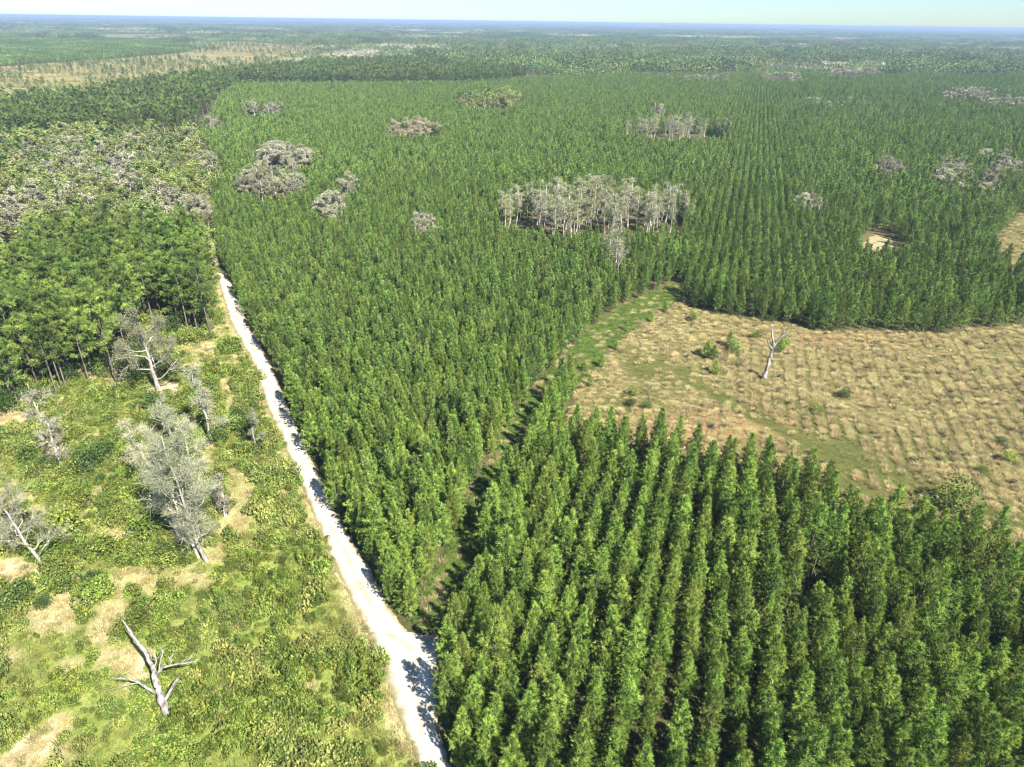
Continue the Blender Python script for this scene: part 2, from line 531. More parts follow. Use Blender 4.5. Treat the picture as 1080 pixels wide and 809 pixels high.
# ------------------------------------------------------------------ layout (read off the photograph, laid on the ground)
ROAD_L = [(228, 289), (243, 340), (268, 385), (282, 430), (302, 475), (329, 540), (359, 610), (378, 650), (388, 672), (400, 697), (411, 730), (424, 765), (443, 809), (470, 880)]
ROAD_R = [(240, 289), (261, 340), (286, 385), (304, 430), (324, 475), (354, 540), (392, 604), (410, 640), (430, 667), (463, 671), (464, 722), (462, 765), (475, 809), (512, 880)]
ROAD_C = GP([((a[0] + b[0]) / 2, a[1]) for a, b in zip(ROAD_L, ROAD_L)])
LANE = [(458, 664), (478, 612), (498, 562), (520, 517), (541, 477), (563, 437), (590, 403), (616, 375), (643, 348), (672, 328), (708, 309), (722, 303)]
LANE_W = [2.2, 2.0, 1.9, 1.9, 2.1, 2.6, 3.0, 3.4, 3.6, 3.6, 3.2, 2.2]
FIELD = [(590, 450), (601, 428), (612, 400), (640, 368), (669, 343), (700, 318), (716, 310), (732, 327), (780, 336), (830, 342), (870, 350), (930, 350), (1000, 353), (1040, 347), (1090, 344), (1260, 338), (1330, 720), (1180, 675), (1080, 620), (1000, 576), (900, 552), (803, 502), (760, 492), (700, 483), (650, 472), (600, 462)]
MBLOCK = [(-160, 480), (-60, 470), (0, 440), (50, 424), (95, 404), (128, 402), (150, 372), (195, 357), (223, 352), (228, 330), (222, 300), (208, 285), (120, 272), (70, 285), (45, 310), (0, 325), (-160, 335)]
HWOOD = [(-160, 172), (0, 158), (60, 152), (150, 150), (205, 150), (216, 168), (236, 190), (222, 215), (224, 262), (215, 285), (190, 280), (120, 276), (55, 285), (0, 268), (-160, 280)]
MATURE = [(-250, 138), (0, 124), (90, 115), (140, 104), (200, 92), (300, 79), (370, 73), (430, 71), (480, 77), (540, 84), (556, 89), (480, 94), (360, 94), (250, 94), (232, 108), (200, 147), (140, 150), (60, 151), (0, 156), (-200, 172)]
CLEAR = [(226, 275), (233, 289), (250, 340), (275, 385), (290, 430), (310, 475), (338, 540), (370, 610), (390, 655), (408, 690), (424, 730), (438, 765), (455, 809), (482, 880), (-260, 880), (-200, 300), (-200, 262), (60, 262)]
gGAP = GP([(1040, 268), (1056, 246), (1072, 226), (1120, 218), (1130, 296), (1062, 292)])
gFIELD, gMB, gHW, gMA, gCL = map(GP, (FIELD, MBLOCK, HWOOD, MATURE, CLEAR))
gLANE = GP(LANE)
gRL, gRR = GP(ROAD_L), GP(ROAD_R)
gROAD = np.vstack([gRL, gRR[::-1]])
gRC = np.vstack([(gRL + gRR) / 2])
# pale clumps standing in the plantation: name, base px (cx, cy, half width, half depth), height, count, kind
CLUMPS = [
    ('the large pale clump in the middle of the plantation', 625, 238, 104, 15, 15.5, 84, 'cypress'),
    ('the pale wide clump beyond the large central one', 712, 147, 58, 7, 15.0, 40, 'cypress'),
    ('the grey bushy clump left of centre in the plantation', 300, 181, 35, 9, 13, 24, 'grey'),
    ('the lower grey clump left of centre in the plantation', 287, 211, 40, 8, 12.5, 22, 'grey'),
    ('the small grey clump nearest the road end', 352, 240, 17, 5, 12.5, 6, 'grey'),
    ('the dark grey pair above the small road end clump', 367, 214, 9, 5, 12.0, 3, 'grey'),
    ('the thin pale clump at the head of the grass lane', 649, 290, 9, 6, 15.0, 4, 'cypress'),
    ('the low grey clump in the dense pines', 447, 258, 14, 4, 10.5, 4, 'grey'),
    ('the tan clump far up the dense pines', 437, 149, 29, 5, 13, 18, 'tan'),
    ('the single round grey crowns among the rows', 855, 229, 16, 4, 12, 5, 'grey'),
    ('the greyish low clump on the right among the pines', 935, 190, 19, 4, 12, 7, 'grey'),
    ('the scattered grey trees at the right edge', 1035, 195, 62, 24, 12.5, 26, 'grey'),
    ('the faint grey pair at the upper left edge of the pines', 275, 124, 27, 5, 12.0, 9, 'grey'),
    ('the small grey clump by the tall pine wood', 228, 140, 12, 4, 12, 5, 'grey'),
    ('the grey trees at the left edge of the plantation', 218, 182, 21, 9, 10.0, 11, 'grey'),
    ('the pale trees along the wood above the road end', 213, 238, 9, 16, 10.0, 6, 'grey'),
    ('the pale trees at the end of the dirt road', 215, 296, 8, 10, 12.0, 4, 'grey'),
    ('the brown leafy clump far in the plantation', 515, 115, 37, 5, 15.0, 40, 'leafy'),
    ('the round grey green tree behind the wide pale clump', 696, 129, 10, 2, 15.0, 4, 'grey'),
]
FARCLUMPS = [(1018, 110, 28, 4, 11, 14), (732, 80, 44, 4, 11, 26), (735, 91, 40, 2, 10, 12), (821, 91, 22, 3, 12, 14), (898, 86, 28, 3, 12, 18), (660, 70, 22, 2, 12, 14),
             (780, 60, 30, 2, 13, 16), (1060, 120, 30, 6, 10, 8), (870, 118, 45, 4, 8, 9)]


def ell(x, y, cx, cy, a, b):
    px, py = P(x, y)
    return ((px - cx) / a) ** 2 + ((py - cy) / b) ** 2


# ------------------------------------------------------------------ ground sheets
def sheet(name, poly, z, mat, kind='structure'):
    me = bpy.data.meshes.new(name)
    me.from_pydata([(p[0], p[1], z) for p in poly], [], [list(range(len(poly)))])
    me.materials.append(mat); me.update()
    if me.polygons[0].normal.z < 0:
        me.flip_normals()
    return tag(mobj(name, me), kind=kind)


FARD = 26000.0
m_ground = groundmat('forest_floor', [(.3, (.045, .05, .018)), (.5, (.085, .08, .033)), (.7, (.15, .12, .06))], .05, fine=1.2)
sheet('ground', [(-FARD, -400), (FARD, -400), (FARD, FARD), (-FARD, FARD)], 0, m_ground)


def gridsheet(name, poly, step, z, mat, colfn, zn=.12, z2=None):
    """a grid of the ground trimmed to a region, carrying the soil colour"""
    x0, y0 = poly.min(0); x1, y1 = poly.max(0)
    gx = np.arange(x0, x1 + step, step); gy = np.arange(y0, y1 + step, step)
    X, Y = np.meshgrid(gx, gy)
    m = inside(X.ravel() + 0, Y.ravel(), poly) & inview(X.ravel(), Y.ravel(), 200)
    m = m.reshape(X.shape)
    q = m[:-1, :-1] & m[1:, :-1] & m[:-1, 1:] & m[1:, 1:]
    idx = np.arange(X.size).reshape(X.shape)
    f = np.stack([idx[:-1, :-1][q], idx[:-1, 1:][q], idx[1:, 1:][q], idx[1:, :-1][q]], 1)
    used, inv = np.unique(f, return_inverse=True)
    f = inv.reshape(f.shape)
    xs, ys = X.ravel()[used], Y.ravel()[used]
    zs = z + zn * (fbm(xs, ys, 3.5, 5))
    me = bpy.data.meshes.new(name)
    me.from_pydata(np.stack([xs, ys, zs], 1).tolist(), [], f.tolist())
    c = colfn(xs, ys)
    a = me.attributes.new('soil', 'FLOAT_COLOR', 'POINT')
    a.data.foreach_set('color', np.concatenate([c, np.ones((len(c), 1))], 1).astype(np.float32).ravel())
    me.materials.append(mat)
    me.polygons.foreach_set('use_smooth', np.ones(len(f), bool)); me.update()
    return tag(mobj(name, me), kind='structure')


BARE = [(112, 394, 30, 9, 1), (214, 370, 26, 15, 1), (172, 410, 17, 6, 1.3), (12, 603, 24, 12, 1), (85, 655, 52, 22, .9), (133, 703, 26, 20, 1.2), (105, 745, 22, 16, 1.), (48, 790, 36, 16, 1.), (70, 765, 20, 14, 1.), (125, 720, 18, 14, 1.), (20, 806, 30, 14, 1.),
        (150, 612, 60, 13, .8), (205, 612, 22, 12, .9), (252, 520, 14, 30, .75), (245, 550, 24, 14, .9), (8, 440, 22, 14, 1), (120, 568, 22, 12, .8), (10, 690, 14, 10, .6), (190, 660, 12, 8, .7),
        (160, 690, 20, 10, .8), (240, 415, 8, 30, .8), (20, 300, 30, 30, 1.1), (325, 725, 10, 12, .8), (70, 700, 20, 14, .6), (225, 590, 20, 14, .6)]


def bare_amount(x, y):
    px, py = P(x, y)
    n = fbm(x, y * .6, 4.2, 21)
    b = np.zeros(np.shape(x))
    for cx, cy, a, c, s in BARE:
        e = ((px - cx) / a) ** 2 + ((py - cy) / c) ** 2
        b = np.maximum(b, (s * (.72 if cx > 140 else .95) if cy > 420 else s) * (1 - sstep(.1, 1.5, e * .8 + (n - .42) * 3.2)))
    dv = dist_line(x, y, gRL)
    b = np.maximum(b, .8 * (1 - sstep(.4, 2.6, dv + (n - .5) * 3.5 + .8)))
    b = np.maximum(b, .7 * sstep(.66, .78, fbm(x, y, 6, 33)) * (py < 640))
    return b


def clear_col(x, y):
    b = np.clip(bare_amount(x, y), 0, 1.3)
    n = fbm(x, y, 2.2, 41)[:, None]; n2 = fbm(x, y, 11, 43)[:, None]
    green = np.array([.12, .165, .032]) * (1 - n2) + np.array([.24, .26, .065]) * n2
    tan = np.array([.27, .215, .10]) * (1 - n) + np.array([.44, .37, .22]) * n
    white = np.array([.56, .51, .40])
    w = np.clip(b, 0, 1)[:, None]
    c = green * (1 - w) + tan * w
    k = np.clip((b - .85) * 2.2, 0, 1)[:, None] * sstep(.4, .65, n)
    return (c * (1 - k) + white * k) * (.75 + .5 * n)


m_clear = groundmat('clearing_soil', None, attr='soil', fine=2.2, finemix=.35)
gridsheet('clearing_ground', gCL, .7, .02, m_clear, clear_col, .09)

TRACK = GP([(716, 392), (740, 408), (775, 428), (812, 446), (850, 466), (890, 485), (950, 508), (1010, 530), (1100, 560)])


def field_parts(x, y):
    px, py = P(x, y)
    tr = 1 - sstep(1.2, 3.2, dist_line(x, y, TRACK) + 2.5 * (fbm(x, y, 5, 51) - .5))
    ol = sstep(.50, .66, fbm(x, y, 17, 55) + .16 * np.exp(-(((px - 890) / 130) ** 2 + ((py - 478) / 30) ** 2)) - .1 * sstep(430, 340, py))
    red = np.exp(-(((px - 745) / 75) ** 2 + ((py - 452) / 22) ** 2)) + .8 * np.exp(-(((px - 870) / 120) ** 2 + ((py - 358) / 12) ** 2)) + .7 * np.exp(-(((px - 930) / 60) ** 2 + ((py - 535) / 20) ** 2))
    return tr, ol, np.clip(red * (fbm(x, y, 7, 57) + .35), 0, 1)


def field_col(x, y):
    tr, ol, red = field_parts(x, y)
    n = fbm(x, y, 2.5, 61)[:, None]
    c = np.array([.08, .08, .026]) * (1 - n) + np.array([.185, .16, .065]) * n
    c = c * (1 - red[:, None]) + np.array([.24, .145, .07]) * red[:, None]
    w = np.clip(np.maximum(tr * .9, ol * .7), 0, 1)[:, None]
    c = c * (1 - w) + np.array([.075, .085, .022]) * w
    return c * (.8 + .4 * n)


m_field = groundmat('dry_field_soil', None, attr='soil', fine=1.6, finemix=.3)
gridsheet('field', gFIELD, .9, .03, m_field, field_col)
gridsheet('grass_opening', gGAP, .9, .03, m_field, field_col)

# lane strip
def strip(name, left, right, z, mat, sub=8, jit=.25, seed=1):
    r = np.random.default_rng(seed)
    def dens(p):
        s = np.linspace(0, len(p) - 1, (len(p) - 1) * sub + 1)
        return np.stack([np.interp(s, np.arange(len(p)), p[:, k]) for k in (0, 1)], 1)
    l, rr = dens(np.asarray(left)), dens(np.asarray(right))
    l = l + r.normal(0, jit, l.shape); rr = rr + r.normal(0, jit, rr.shape)
    n = len(l); K = 13
    v = []
    for i in range(n):
        for k in range(K):
            f = k / (K - 1)
            p = l[i] * (1 - f) + rr[i] * f
            v.append((p[0], p[1], z + .05 * math.sin(f * 3.14) - (.06 if k in (0, K - 1) else 0)))
    f = [(i * K + k, i * K + k + 1, (i + 1) * K + k + 1, (i + 1) * K + k) for i in range(n - 1) for k in range(K - 1)]
    me = bpy.data.meshes.new(name); me.from_pydata(v, [], f); ac = me.attributes.new('across', 'FLOAT', 'POINT'); ac.data.foreach_set('value', np.tile(np.linspace(0, 1, K), n).astype(np.float32))
    me.materials.append(mat); me.update()
    if me.polygons[0].normal.z < 0:
        me.flip_normals()
    return tag(mobj(name, me), kind='structure')


tg = np.gradient(gLANE, axis=0); tg = tg / np.linalg.norm(tg, axis=1, keepdims=True)
nl = np.stack([-tg[:, 1], tg[:, 0]], 1); lw = np.array(LANE_W)[:, None]
m_lane = groundmat('lane_grass', [(.3, (.07, .12, .02)), (.5, (.12, .18, .035)), (.7, (.19, .21, .06))], .5, fine=2.5)
strip('path', gLANE + nl * (lw + .8), gLANE - nl * (lw + .9), .14, m_lane, 6, .3, 3)

# the sandy road: pale wheel tracks on a slightly darker crown
m_road, nt, N, L, out = newmat('road_sand')
g = N.new('ShaderNodeNewGeometry')
n1 = N.new('ShaderNodeTexNoise'); n1.inputs['Scale'].default_value = .35; n1.inputs['Detail'].default_value = 9; n1.inputs['Roughness'].default_value = .65
L.new(g.outputs['Position'], n1.inputs['Vector'])
rp = N.new('ShaderNodeValToRGB'); rp.color_ramp.elements[0].position = .33; rp.color_ramp.elements[1].position = .55
rp.color_ramp.elements[0].color = (.40, .355, .265, 1); rp.color_ramp.elements[1].color = (.64, .60, .51, 1)
L.new(n1.outputs['Fac'], rp.inputs[0])
n2 = N.new('ShaderNodeTexNoise'); n2.inputs['Scale'].default_value = 3; n2.inputs['Detail'].default_value = 6
L.new(g.outputs['Position'], n2.inputs['Vector'])
p = N.new('ShaderNodeBsdfPrincipled'); p.inputs['Roughness'].default_value = .95; p.inputs['Specular IOR Level'].default_value = .1
bp = N.new('ShaderNodeBump'); bp.inputs['Strength'].default_value = .35; bp.inputs['Distance'].default_value = .15
L.new(n2.outputs['Fac'], bp.inputs['Height']); L.new(bp.outputs[0], p.inputs['Normal'])
at = N.new('ShaderNodeAttribute'); at.attribute_name = 'across'
n3 = N.new('ShaderNodeTexNoise'); n3.inputs['Scale'].default_value = .5; n3.inputs['Detail'].default_value = 5; L.new(g.outputs['Position'], n3.inputs['Vector'])
ma = N.new('ShaderNodeMath'); ma.operation = 'MULTIPLY_ADD'; ma.inputs[1].default_value = .34; L.new(n3.outputs['Fac'], ma.inputs[0])
mb_ = N.new('ShaderNodeMath'); mb_.operation = 'SUBTRACT'; mb_.inputs[1].default_value = .17; L.new(at.outputs['Fac'], mb_.inputs[0]); L.new(mb_.outputs[0], ma.inputs[2])
ra = N.new('ShaderNodeValToRGB'); cr_ = ra.color_ramp
for q_, c_ in ((.08, (.45, .42, .30)), (.2, (.85, .82, .76)), (.32, (1, 1, 1)), (.50, (.72, .68, .56)), (.66, (1, 1, 1)), (.8, (.85, .82, .76))):
    e_ = cr_.elements.new(q_); e_.color = (*c_, 1)
cr_.elements[0].color = (.30, .30, .17, 1); cr_.elements[-1].color = (.36, .34, .2, 1)
L.new(ma.outputs[0], ra.inputs[0])
mm = N.new('ShaderNodeMix'); mm.data_type = 'RGBA'; mm.blend_type = 'MULTIPLY'; mm.inputs[0].default_value = 1
L.new(rp.outputs[0], mm.inputs[6]); L.new(ra.outputs[0], mm.inputs[7])
L.new(mm.outputs[2], p.inputs['Base Color']); L.new(p.outputs[0], out.inputs[0])
strip('road', gRL, gRR, .16, m_road, 14, .09, 5)

# open brown savanna far left and other open patches far off
m_sav = groundmat('savanna_grass', [(.35, (.13, .13, .04)), (.5, (.22, .19, .07)), (.66, (.32, .265, .12))], .02, fine=.15, finemix=.4)
SAV = [(-300, 145), (0, 126), (90, 117), (200, 94), (300, 80), (345, 60), (330, 49), (260, 44), (195, 44), (215, 50), (190, 56), (90, 64), (0, 70), (-300, 80)]
gSAV = GP(SAV)
sheet('savanna_ground', gSAV, .05, m_sav)
OPENS = [[(-300, 38), (0, 36), (190, 36), (260, 39), (190, 43), (120, 43), (0, 42), (-300, 44)],
         [(770, 51), (880, 51), (880, 54), (770, 55)], [(560, 57), (640, 56), (650, 59), (560, 60)],
         [(880, 42), (1080, 43), (1080, 46), (880, 44)], [(330, 33), (560, 35), (560, 37), (330, 35)],
         [(820, 60), (905, 62), (900, 65), (820, 63)]]
gOP = [GP(o) for o in OPENS]
m_mead = groundmat('meadow_grass', [(.35, (.10, .12, .035)), (.5, (.16, .16, .055)), (.66, (.24, .21, .09))], .02, fine=.15, finemix=.4)
for o in gOP:
    sheet('meadow', o, .05, m_mead)
SAND = GP([(905, 263), (909, 257), (914, 255), (917, 250), (925, 248), (931, 251), (938, 251), (943, 256), (941, 261), (933, 262), (926, 266), (914, 264)])
sheet('sand_patch', SAND, .05, groundmat('pale_sand', [(.35, (.18, .17, .07)), (.6, (.36, .29, .17))], .4))

# ------------------------------------------------------------------ prototypes
PR = np.random.default_rng(11)
pine_hi = [split(pine_parts(PR, h, w), 'pine_trunk', 'pine_crown', M_BARK, M_PINE) for h, w in ((9.6, 1.75), (9.1, 1.6), (10.2, 1.8), (8.6, 1.7), (9.8, 1.55), (9.2, 1.9), (10.4, 1.7), (8.9, 1.5))]
pine_st = [joined(pine_parts(PR, h, w), 'pine_shape', [M_BARK, M_PINE]) for h, w in ((9.6, 1.75), (9.1, 1.6), (10.2, 1.8), (8.6, 1.7))] + \
          [joined(pine_parts(PR, h, w, 1), 'pine_shape', [M_BARK, M_PINEFAR]) for h, w in ((9.6, 1.8), (9.1, 1.65), (10.2, 1.8), (8.7, 1.7))] + \
          [joined(pine_parts(PR, h, w, 0), 'pine_shape', [M_BARK, M_PINEFAR]) for h, w in ((9.6, 1.8), (9.1, 1.65), (10.0, 1.75))]
tall_hi = [split(tall_parts(PR, h, w), 'tall_pine_trunk', 'tall_pine_crown', M_BARK, M_TALL) for h, w in ((17, 3.3), (15.5, 3.0), (18, 3.5), (16, 3.6), (14.5, 2.7))]
tall_st = [joined(tall_parts(PR, h, w, 1), 'tall_pine_shape', [M_BARK, M_FARTALL]) for h, w in ((17, 3.3), (15.5, 3.0), (18, 3.5))] + \
          [joined(tall_parts(PR, h, w, 0), 'tall_pine_shape', [M_BARK, M_FARTALL]) for h, w in ((17, 3.4), (15.5, 3.1))]
cyp = [split(bare_parts(PR, 1 * h, .17, 2, 5, 2, limbs=11, low=.3, spread=.36, fork=4), 'bare_trunk', 'bare_crown', M_PALE, M_MOSSY) for h in (14, 15, 13.5, 14.5)]
grey = [split(bare_parts(PR, h, .2, 2, 11, 5, limbs=9, low=.22, spread=1.0, fork=4), 'bare_trunk', 'bare_crown', M_PALE, M_MOSS) for h in (10, 10, 10, 10)]
tanp = [split(bare_parts(PR, h, .17, 2, 9, 8, limbs=8, low=.25, spread=.8, fork=4), 'bare_trunk', 'bare_crown', M_PALE, M_TAN) for h in (10, 10)]
leafy = [split(leafy_parts(PR, h, .2, 2, 24, .5, limbs=9, low=.25, spread=1.05, fork=4), 'hardwood_trunk', 'hardwood_crown', M_PALE, M_LEAF) for h in (10, 10, 10, 10)]
far_bare = [joined(bare_parts(PR, 10, .17, 1, 6, 4, limbs=8, low=.25, spread=.8, fork=3), 'bare_tree_shape', [M_PALE, M_MOSS]) for _ in range(3)]
shrubs = [split(shrub_parts(PR, 1.9, 2.6), 'shrub_stem', 'shrub_foliage', M_BARK, M_SHRUB) for _ in range(4)]
dshrubs = [split(shrub_parts(PR, 2.0, 2.6), 'shrub_stem', 'shrub_foliage', M_BARK, M_DARKSHRUB) for _ in range(3)]

# ------------------------------------------------------------------ plantation pines
AZ = math.atan2(260, F * math.cos(PITCH) + (CY - HOR) * math.sin(PITCH))
PLANT = [(520, 900), (484, 815), (474, 770), (474, 725), (470, 690), (440, 672), (425, 668), (400, 636), (384, 604), (365, 575), (350, 545), (342, 532), (318, 476), (299, 430), (282, 385), (256, 340), (238, 293), (232, 270), (228, 245), (228, 215), (243, 190), (222, 165), (210, 150), (233, 112), (245, 96),
         (360, 95), (480, 95), (560, 89), (640, 84), (800, 84), (1000, 84), (1250, 84), (1500, 300), (1500, 900)]
gPL = GP(PLANT)
sel = []


def plantation():
    xs, ys, dn = [], [], []
    x, y = lattice(gPL, 2.05, 3.05, .13, AZ)          # straight, well spaced rows
    px, py = P(x, y)
    bx = np.interp(-py, [-680, -320, -270, -200, -150, -84], [430, 652, 690, 735, 748, 765])
    right2 = (px > 880 + (py - 200) * .1) & (py < 345)
    k = (px > bx) & ~(right2 & (rng.uniform(size=x.shape) < .38))
    xs.append(x[k] + np.where(right2[k], rng.normal(0, .7, k.sum()), 0)); ys.append(y[k] + np.where(right2[k], rng.normal(0, .7, k.sum()), 0)); dn.append(np.zeros(k.sum()))
    x, y = lattice(gPL, 1.65, 2.1, .28, AZ)          # the dense block between road and lane
    px, py = P(x, y)
    bx = np.interp(-py, [-680, -320, -270, -200, -150, -84], [430, 652, 690, 735, 748, 765])
    k = px <= bx
    xs.append(x[k]); ys.append(y[k]); dn.append(np.ones(k.sum()))
    return np.concatenate(xs), np.concatenate(ys), np.concatenate(dn)


px_, py_, dense = plantation()
k = inview(px_, py_, 110) & ~inside(px_, py_, gFIELD) & ~inside(px_, py_, gGAP) & ~inside(px_, py_, gROAD)
wl = np.interp(P(px_, py_)[1], [s[1] for s in LANE[::-1]], LANE_W[::-1])
k &= (dist_line(px_, py_, gLANE) > wl + .7) & (dist_line(px_, py_, gRR) > .45)
k &= ~inside(px_, py_, GP([(902, 262), (910, 250), (925, 244), (942, 249), (950, 262), (952, 281), (905, 281)]))
for nm, cx, cy, a, b, h, n, kd in CLUMPS:
    if cx != 1035:
        k &= ell(px_, py_, cx, cy + b * .6, a * 1.0, b * 1.45) > 1
k &= ~((fbm(px_, py_, 23, 71) > .745) & (rng.uniform(size=px_.shape) < .5))
k &= rng.uniform(size=px_.shape) > np.where(dense > 0, .13, .05)
ppx, ppy = P(px_, py_)
# thin, patchy stand far up on the right
thin = (ppx > 790) & (ppy < 140) & (ppy > 100) & (fbm(px_, py_, 40, 73) > .56)
k &= ~(thin & (rng.uniform(size=px_.shape) < .75))
px_, py_, dense, ppx, ppy = px_[k], py_[k], dense[k], ppx[k], ppy[k]
n = len(px_)
rot = rng.uniform(0, 6.28, n)
szz = rng.normal(1.0, np.where(dense > 0, .16, .12), n) * (.92 + .18 * fbm(px_, py_, 14, 75)) * np.where(dense > 0, .80, .90)
szz = np.clip(szz, .62, 1.22)
sxy = szz * rng.uniform(.8, 1.18, n) * np.where(dense > 0, .90, .88)
# trees on the lane and road edges are a bit fuller
dist = np.sqrt(px_ ** 2 + py_ ** 2 + (H - 5) ** 2)
vis = (ppx > 5) & (ppx < 1075) & (ppy < 800)
order = np.argsort(np.where(vis, dist, 1e9))
near = np.zeros(n, bool); near[order[:300]] = True
for i in np.where(near)[0]:
    m = pine_hi[rng.integers(len(pine_hi))]
    if dist_line(px_[i:i + 1], py_[i:i + 1], gRR)[0] < 6.5:
        lab, grp = 'green young pine on the plantation edge, its branches overhanging the white dirt road', 'young pines lining the dirt road'
    elif dense[i] > 0 :
        lab, grp = 'young pine crowded in the dense corner between the dirt road and the grass lane', 'young pines of the dense corner'
    else:
        lab, grp = 'tall narrow young pine standing in the straight nearest rows at the lower right', 'young pines in the near rows'
    thing('young_pine', [('trunk', m[0]), ('crown', m[1])], (px_[i], py_[i], 0), rot[i], (sxy[i], sxy[i], szz[i]), lab, 'pine tree', grp)
q = ~near
lod = np.where(dist[q] + rng.normal(0, 28, q.sum()) - 25 * (1 - dense[q]) < 138, rng.integers(0, 4, q.sum()), np.where(dist[q] < 330, 4 + rng.integers(0, 4, q.sum()), 8 + rng.integers(0, 3, q.sum())))
stuff('plantation_pines', np.stack([px_[q], py_[q], 0 * rot[q], rot[q], sxy[q], szz[q], lod], 1), pine_st, 'green plantation of young pines in long rows reaching far behind the nearest trees', 'pine plantation')
print('pines', n)

# ------------------------------------------------------------------ tall pine woods
x, y = lattice(gMB, 3.9, 3.9, .28, .4)
k = inview(x, y, 90)
for cx, cy, a, b in ((168, 388, 26, 26), (172, 368, 22, 22)):
    k &= ell(x, y, cx, cy, a, b) > 1
x, y = x[k], y[k]
d = np.hypot(x, y)
order = np.argsort(d)
tp = []
for c, i in enumerate(order):
    s = rng.uniform(.82, 1.12); rz = rng.uniform(0, 6.28)
    if c < 300:
        m = tall_hi[rng.integers(5)]
        thing('tall_pine', [('trunk', m[0]), ('crown', m[1])], (x[i], y[i], 0), rz, (s * rng.uniform(.85, 1.1),) * 2 + (s,),
              'tall bare trunked pine in the dark wood left of the dirt road', 'pine tree', 'tall pines left of the road')
    else:
        tp.append((x[i], y[i], 0, rz, s, s, rng.integers(3)))
print('tall', len(x))
for (bx, by, s) in ((13, 389, 1.0), (67, 412, .95), (95, 403, 1.0), (123, 402, 1.05), (200, 353, 1.0), (223, 353, 1.05)):
    gx, gy = G(bx, by + 2)
    m = tall_hi[rng.integers(5)]
    thing('tall_pine', [('trunk', m[0]), ('crown', m[1])], (gx, gy, 0), rng.uniform(0, 6), (s * .9, s * .9, s),
          'tall pine on the front edge of the left wood, pale trunk against the shade', 'pine tree', 'front row of tall pines')
x, y = lattice(gMA, 5.0, 5.0, .33, .7)
k = inview(x, y, 60) & (fbm(x, y, 40, 77) < .78)
x, y = x[k], y[k]
s = rng.uniform(.7, 1.15, len(x))
far = np.hypot(x, y) > 520
tp = tp + list(zip(x, y, 0 * x, rng.uniform(0, 6.28, len(x)), s, s * rng.uniform(.9, 1.1, len(x)), np.where(far, 3 + rng.integers(0, 2, len(x)), rng.integers(0, 3, len(x)))))
# lone pines dotted over the savanna
x, y = lattice(gSAV, 9, 9, .45, .2)
k = inview(x, y, 60) & (fbm(x, y, 120, 79) > .42)
tp += [(a, b, 0, rng.uniform(0, 6), s_, s_ * .9, 3 + rng.integers(2)) for a, b, s_ in zip(x[k], y[k], rng.uniform(.12, 1, k.sum()) ** 2.2 * .8)]
stuff('tall_pine_wood', tp, tall_st, 'dark wood of tall natural pines beyond the grey trees at the upper left', 'pine wood')

# ------------------------------------------------------------------ pale, grey and leafy trees, one by one
def scatter(cx, cy, a, b, n, mind):
    out = []
    tries = 0
    while len(out) < n and tries < 4000:
        tries += 1
        u = rng.uniform(-1, 1, 2)
        if u @ u > 1:
            continue
        X, Y = G(cx + a * u[0], cy + b * u[1])
        if all((X - o[0]) ** 2 + (Y - o[1]) ** 2 > mind ** 2 for o in out):
            out.append((X, Y))
    return out


NB = 0
for nm, cx, cy, a, b, h, n, kd in CLUMPS:
    bank = {'cypress': cyp, 'grey': grey, 'tan': tanp, 'leafy': leafy}[kd]
    bh = 14.0 if kd == 'cypress' else 10.0
    for X, Y in scatter(cx, cy, a, b, n, 1.6 if kd == 'cypress' else 2.2):
        pe = float(ell(np.array([X]), np.array([Y]), cx, cy, a, b)[0])
        s = h / bh * rng.uniform(.72, 1.12) * (1.08 - .3 * pe); w = s * rng.uniform(.9, 1.25) * ((1.3 if cx == 1035 else 1.35) if kd in ('grey', 'leafy', 'tan') else 1.35)
        m = bank[rng.integers(len(bank))]
        if kd == 'leafy':
            thing('hardwood_tree', [('trunk', m[0]), ('crown', m[1])], (X, Y, 0), rng.uniform(0, 6), (w, w, s), 'broad leafy tree in ' + nm, 'hardwood tree', nm[4:])
        else:
            NB += 1
            lab = {'cypress': 'slender pale tree in ', 'grey': 'grey bushy tree in ', 'tan': 'low tan tree in '}[kd] + nm
            thing('bare_tree', [('trunk', m[0]), ('crown', m[1])], (X, Y, 0), rng.uniform(0, 6), (w, w, s), lab, 'bare tree', nm[4:])
x, y = lattice(gHW, 5.6, 5.6, .38, .3)
k = inview(x, y, 40)
x, y = x[k], y[k]
o_ = np.argsort(np.hypot(x, y)); x, y = x[o_], y[o_]
px, py = P(x, y)
g1 = fbm(x, y, 22, 81); hw = 0
fb, fl = [], []
for i in range(len(x)):
    s = rng.uniform(.65, 1.3); rz = rng.uniform(0, 6)
    if px[i] < 60 and 262 < py[i] and rng.uniform() < .6: continue
    isb = g1[i] + rng.normal(0, .17) > .60
    w = s * 1.25
    if isb:
        if NB < 300:
            m = grey[rng.integers(4)]; NB += 1
            thing('bare_tree', [('trunk', m[0]), ('crown', m[1])], (x[i], y[i], 0), rz, (w, w, s), 'grey leafless tree in the mixed wood at the left between the tall pines', 'bare tree', 'grey trees of the mixed wood')
        else:
            fb.append((x[i], y[i], 0, rz, w, s, rng.integers(3)))
    elif hw < 262:
        m = leafy[rng.integers(4)]; hw += 1
        thing('hardwood_tree', [('trunk', m[0]), ('crown', m[1])], (x[i], y[i], 0), rz, (w, w, s * .92), 'yellow green leafy tree in the mixed wood at the left between the tall pines', 'hardwood tree', 'leafy trees of the mixed wood')
    else:
        fl.append((x[i], y[i], 0, rz, w, s, rng.integers(2)))
print('bare', NB, 'hardwood', hw, len(fb), len(fl))
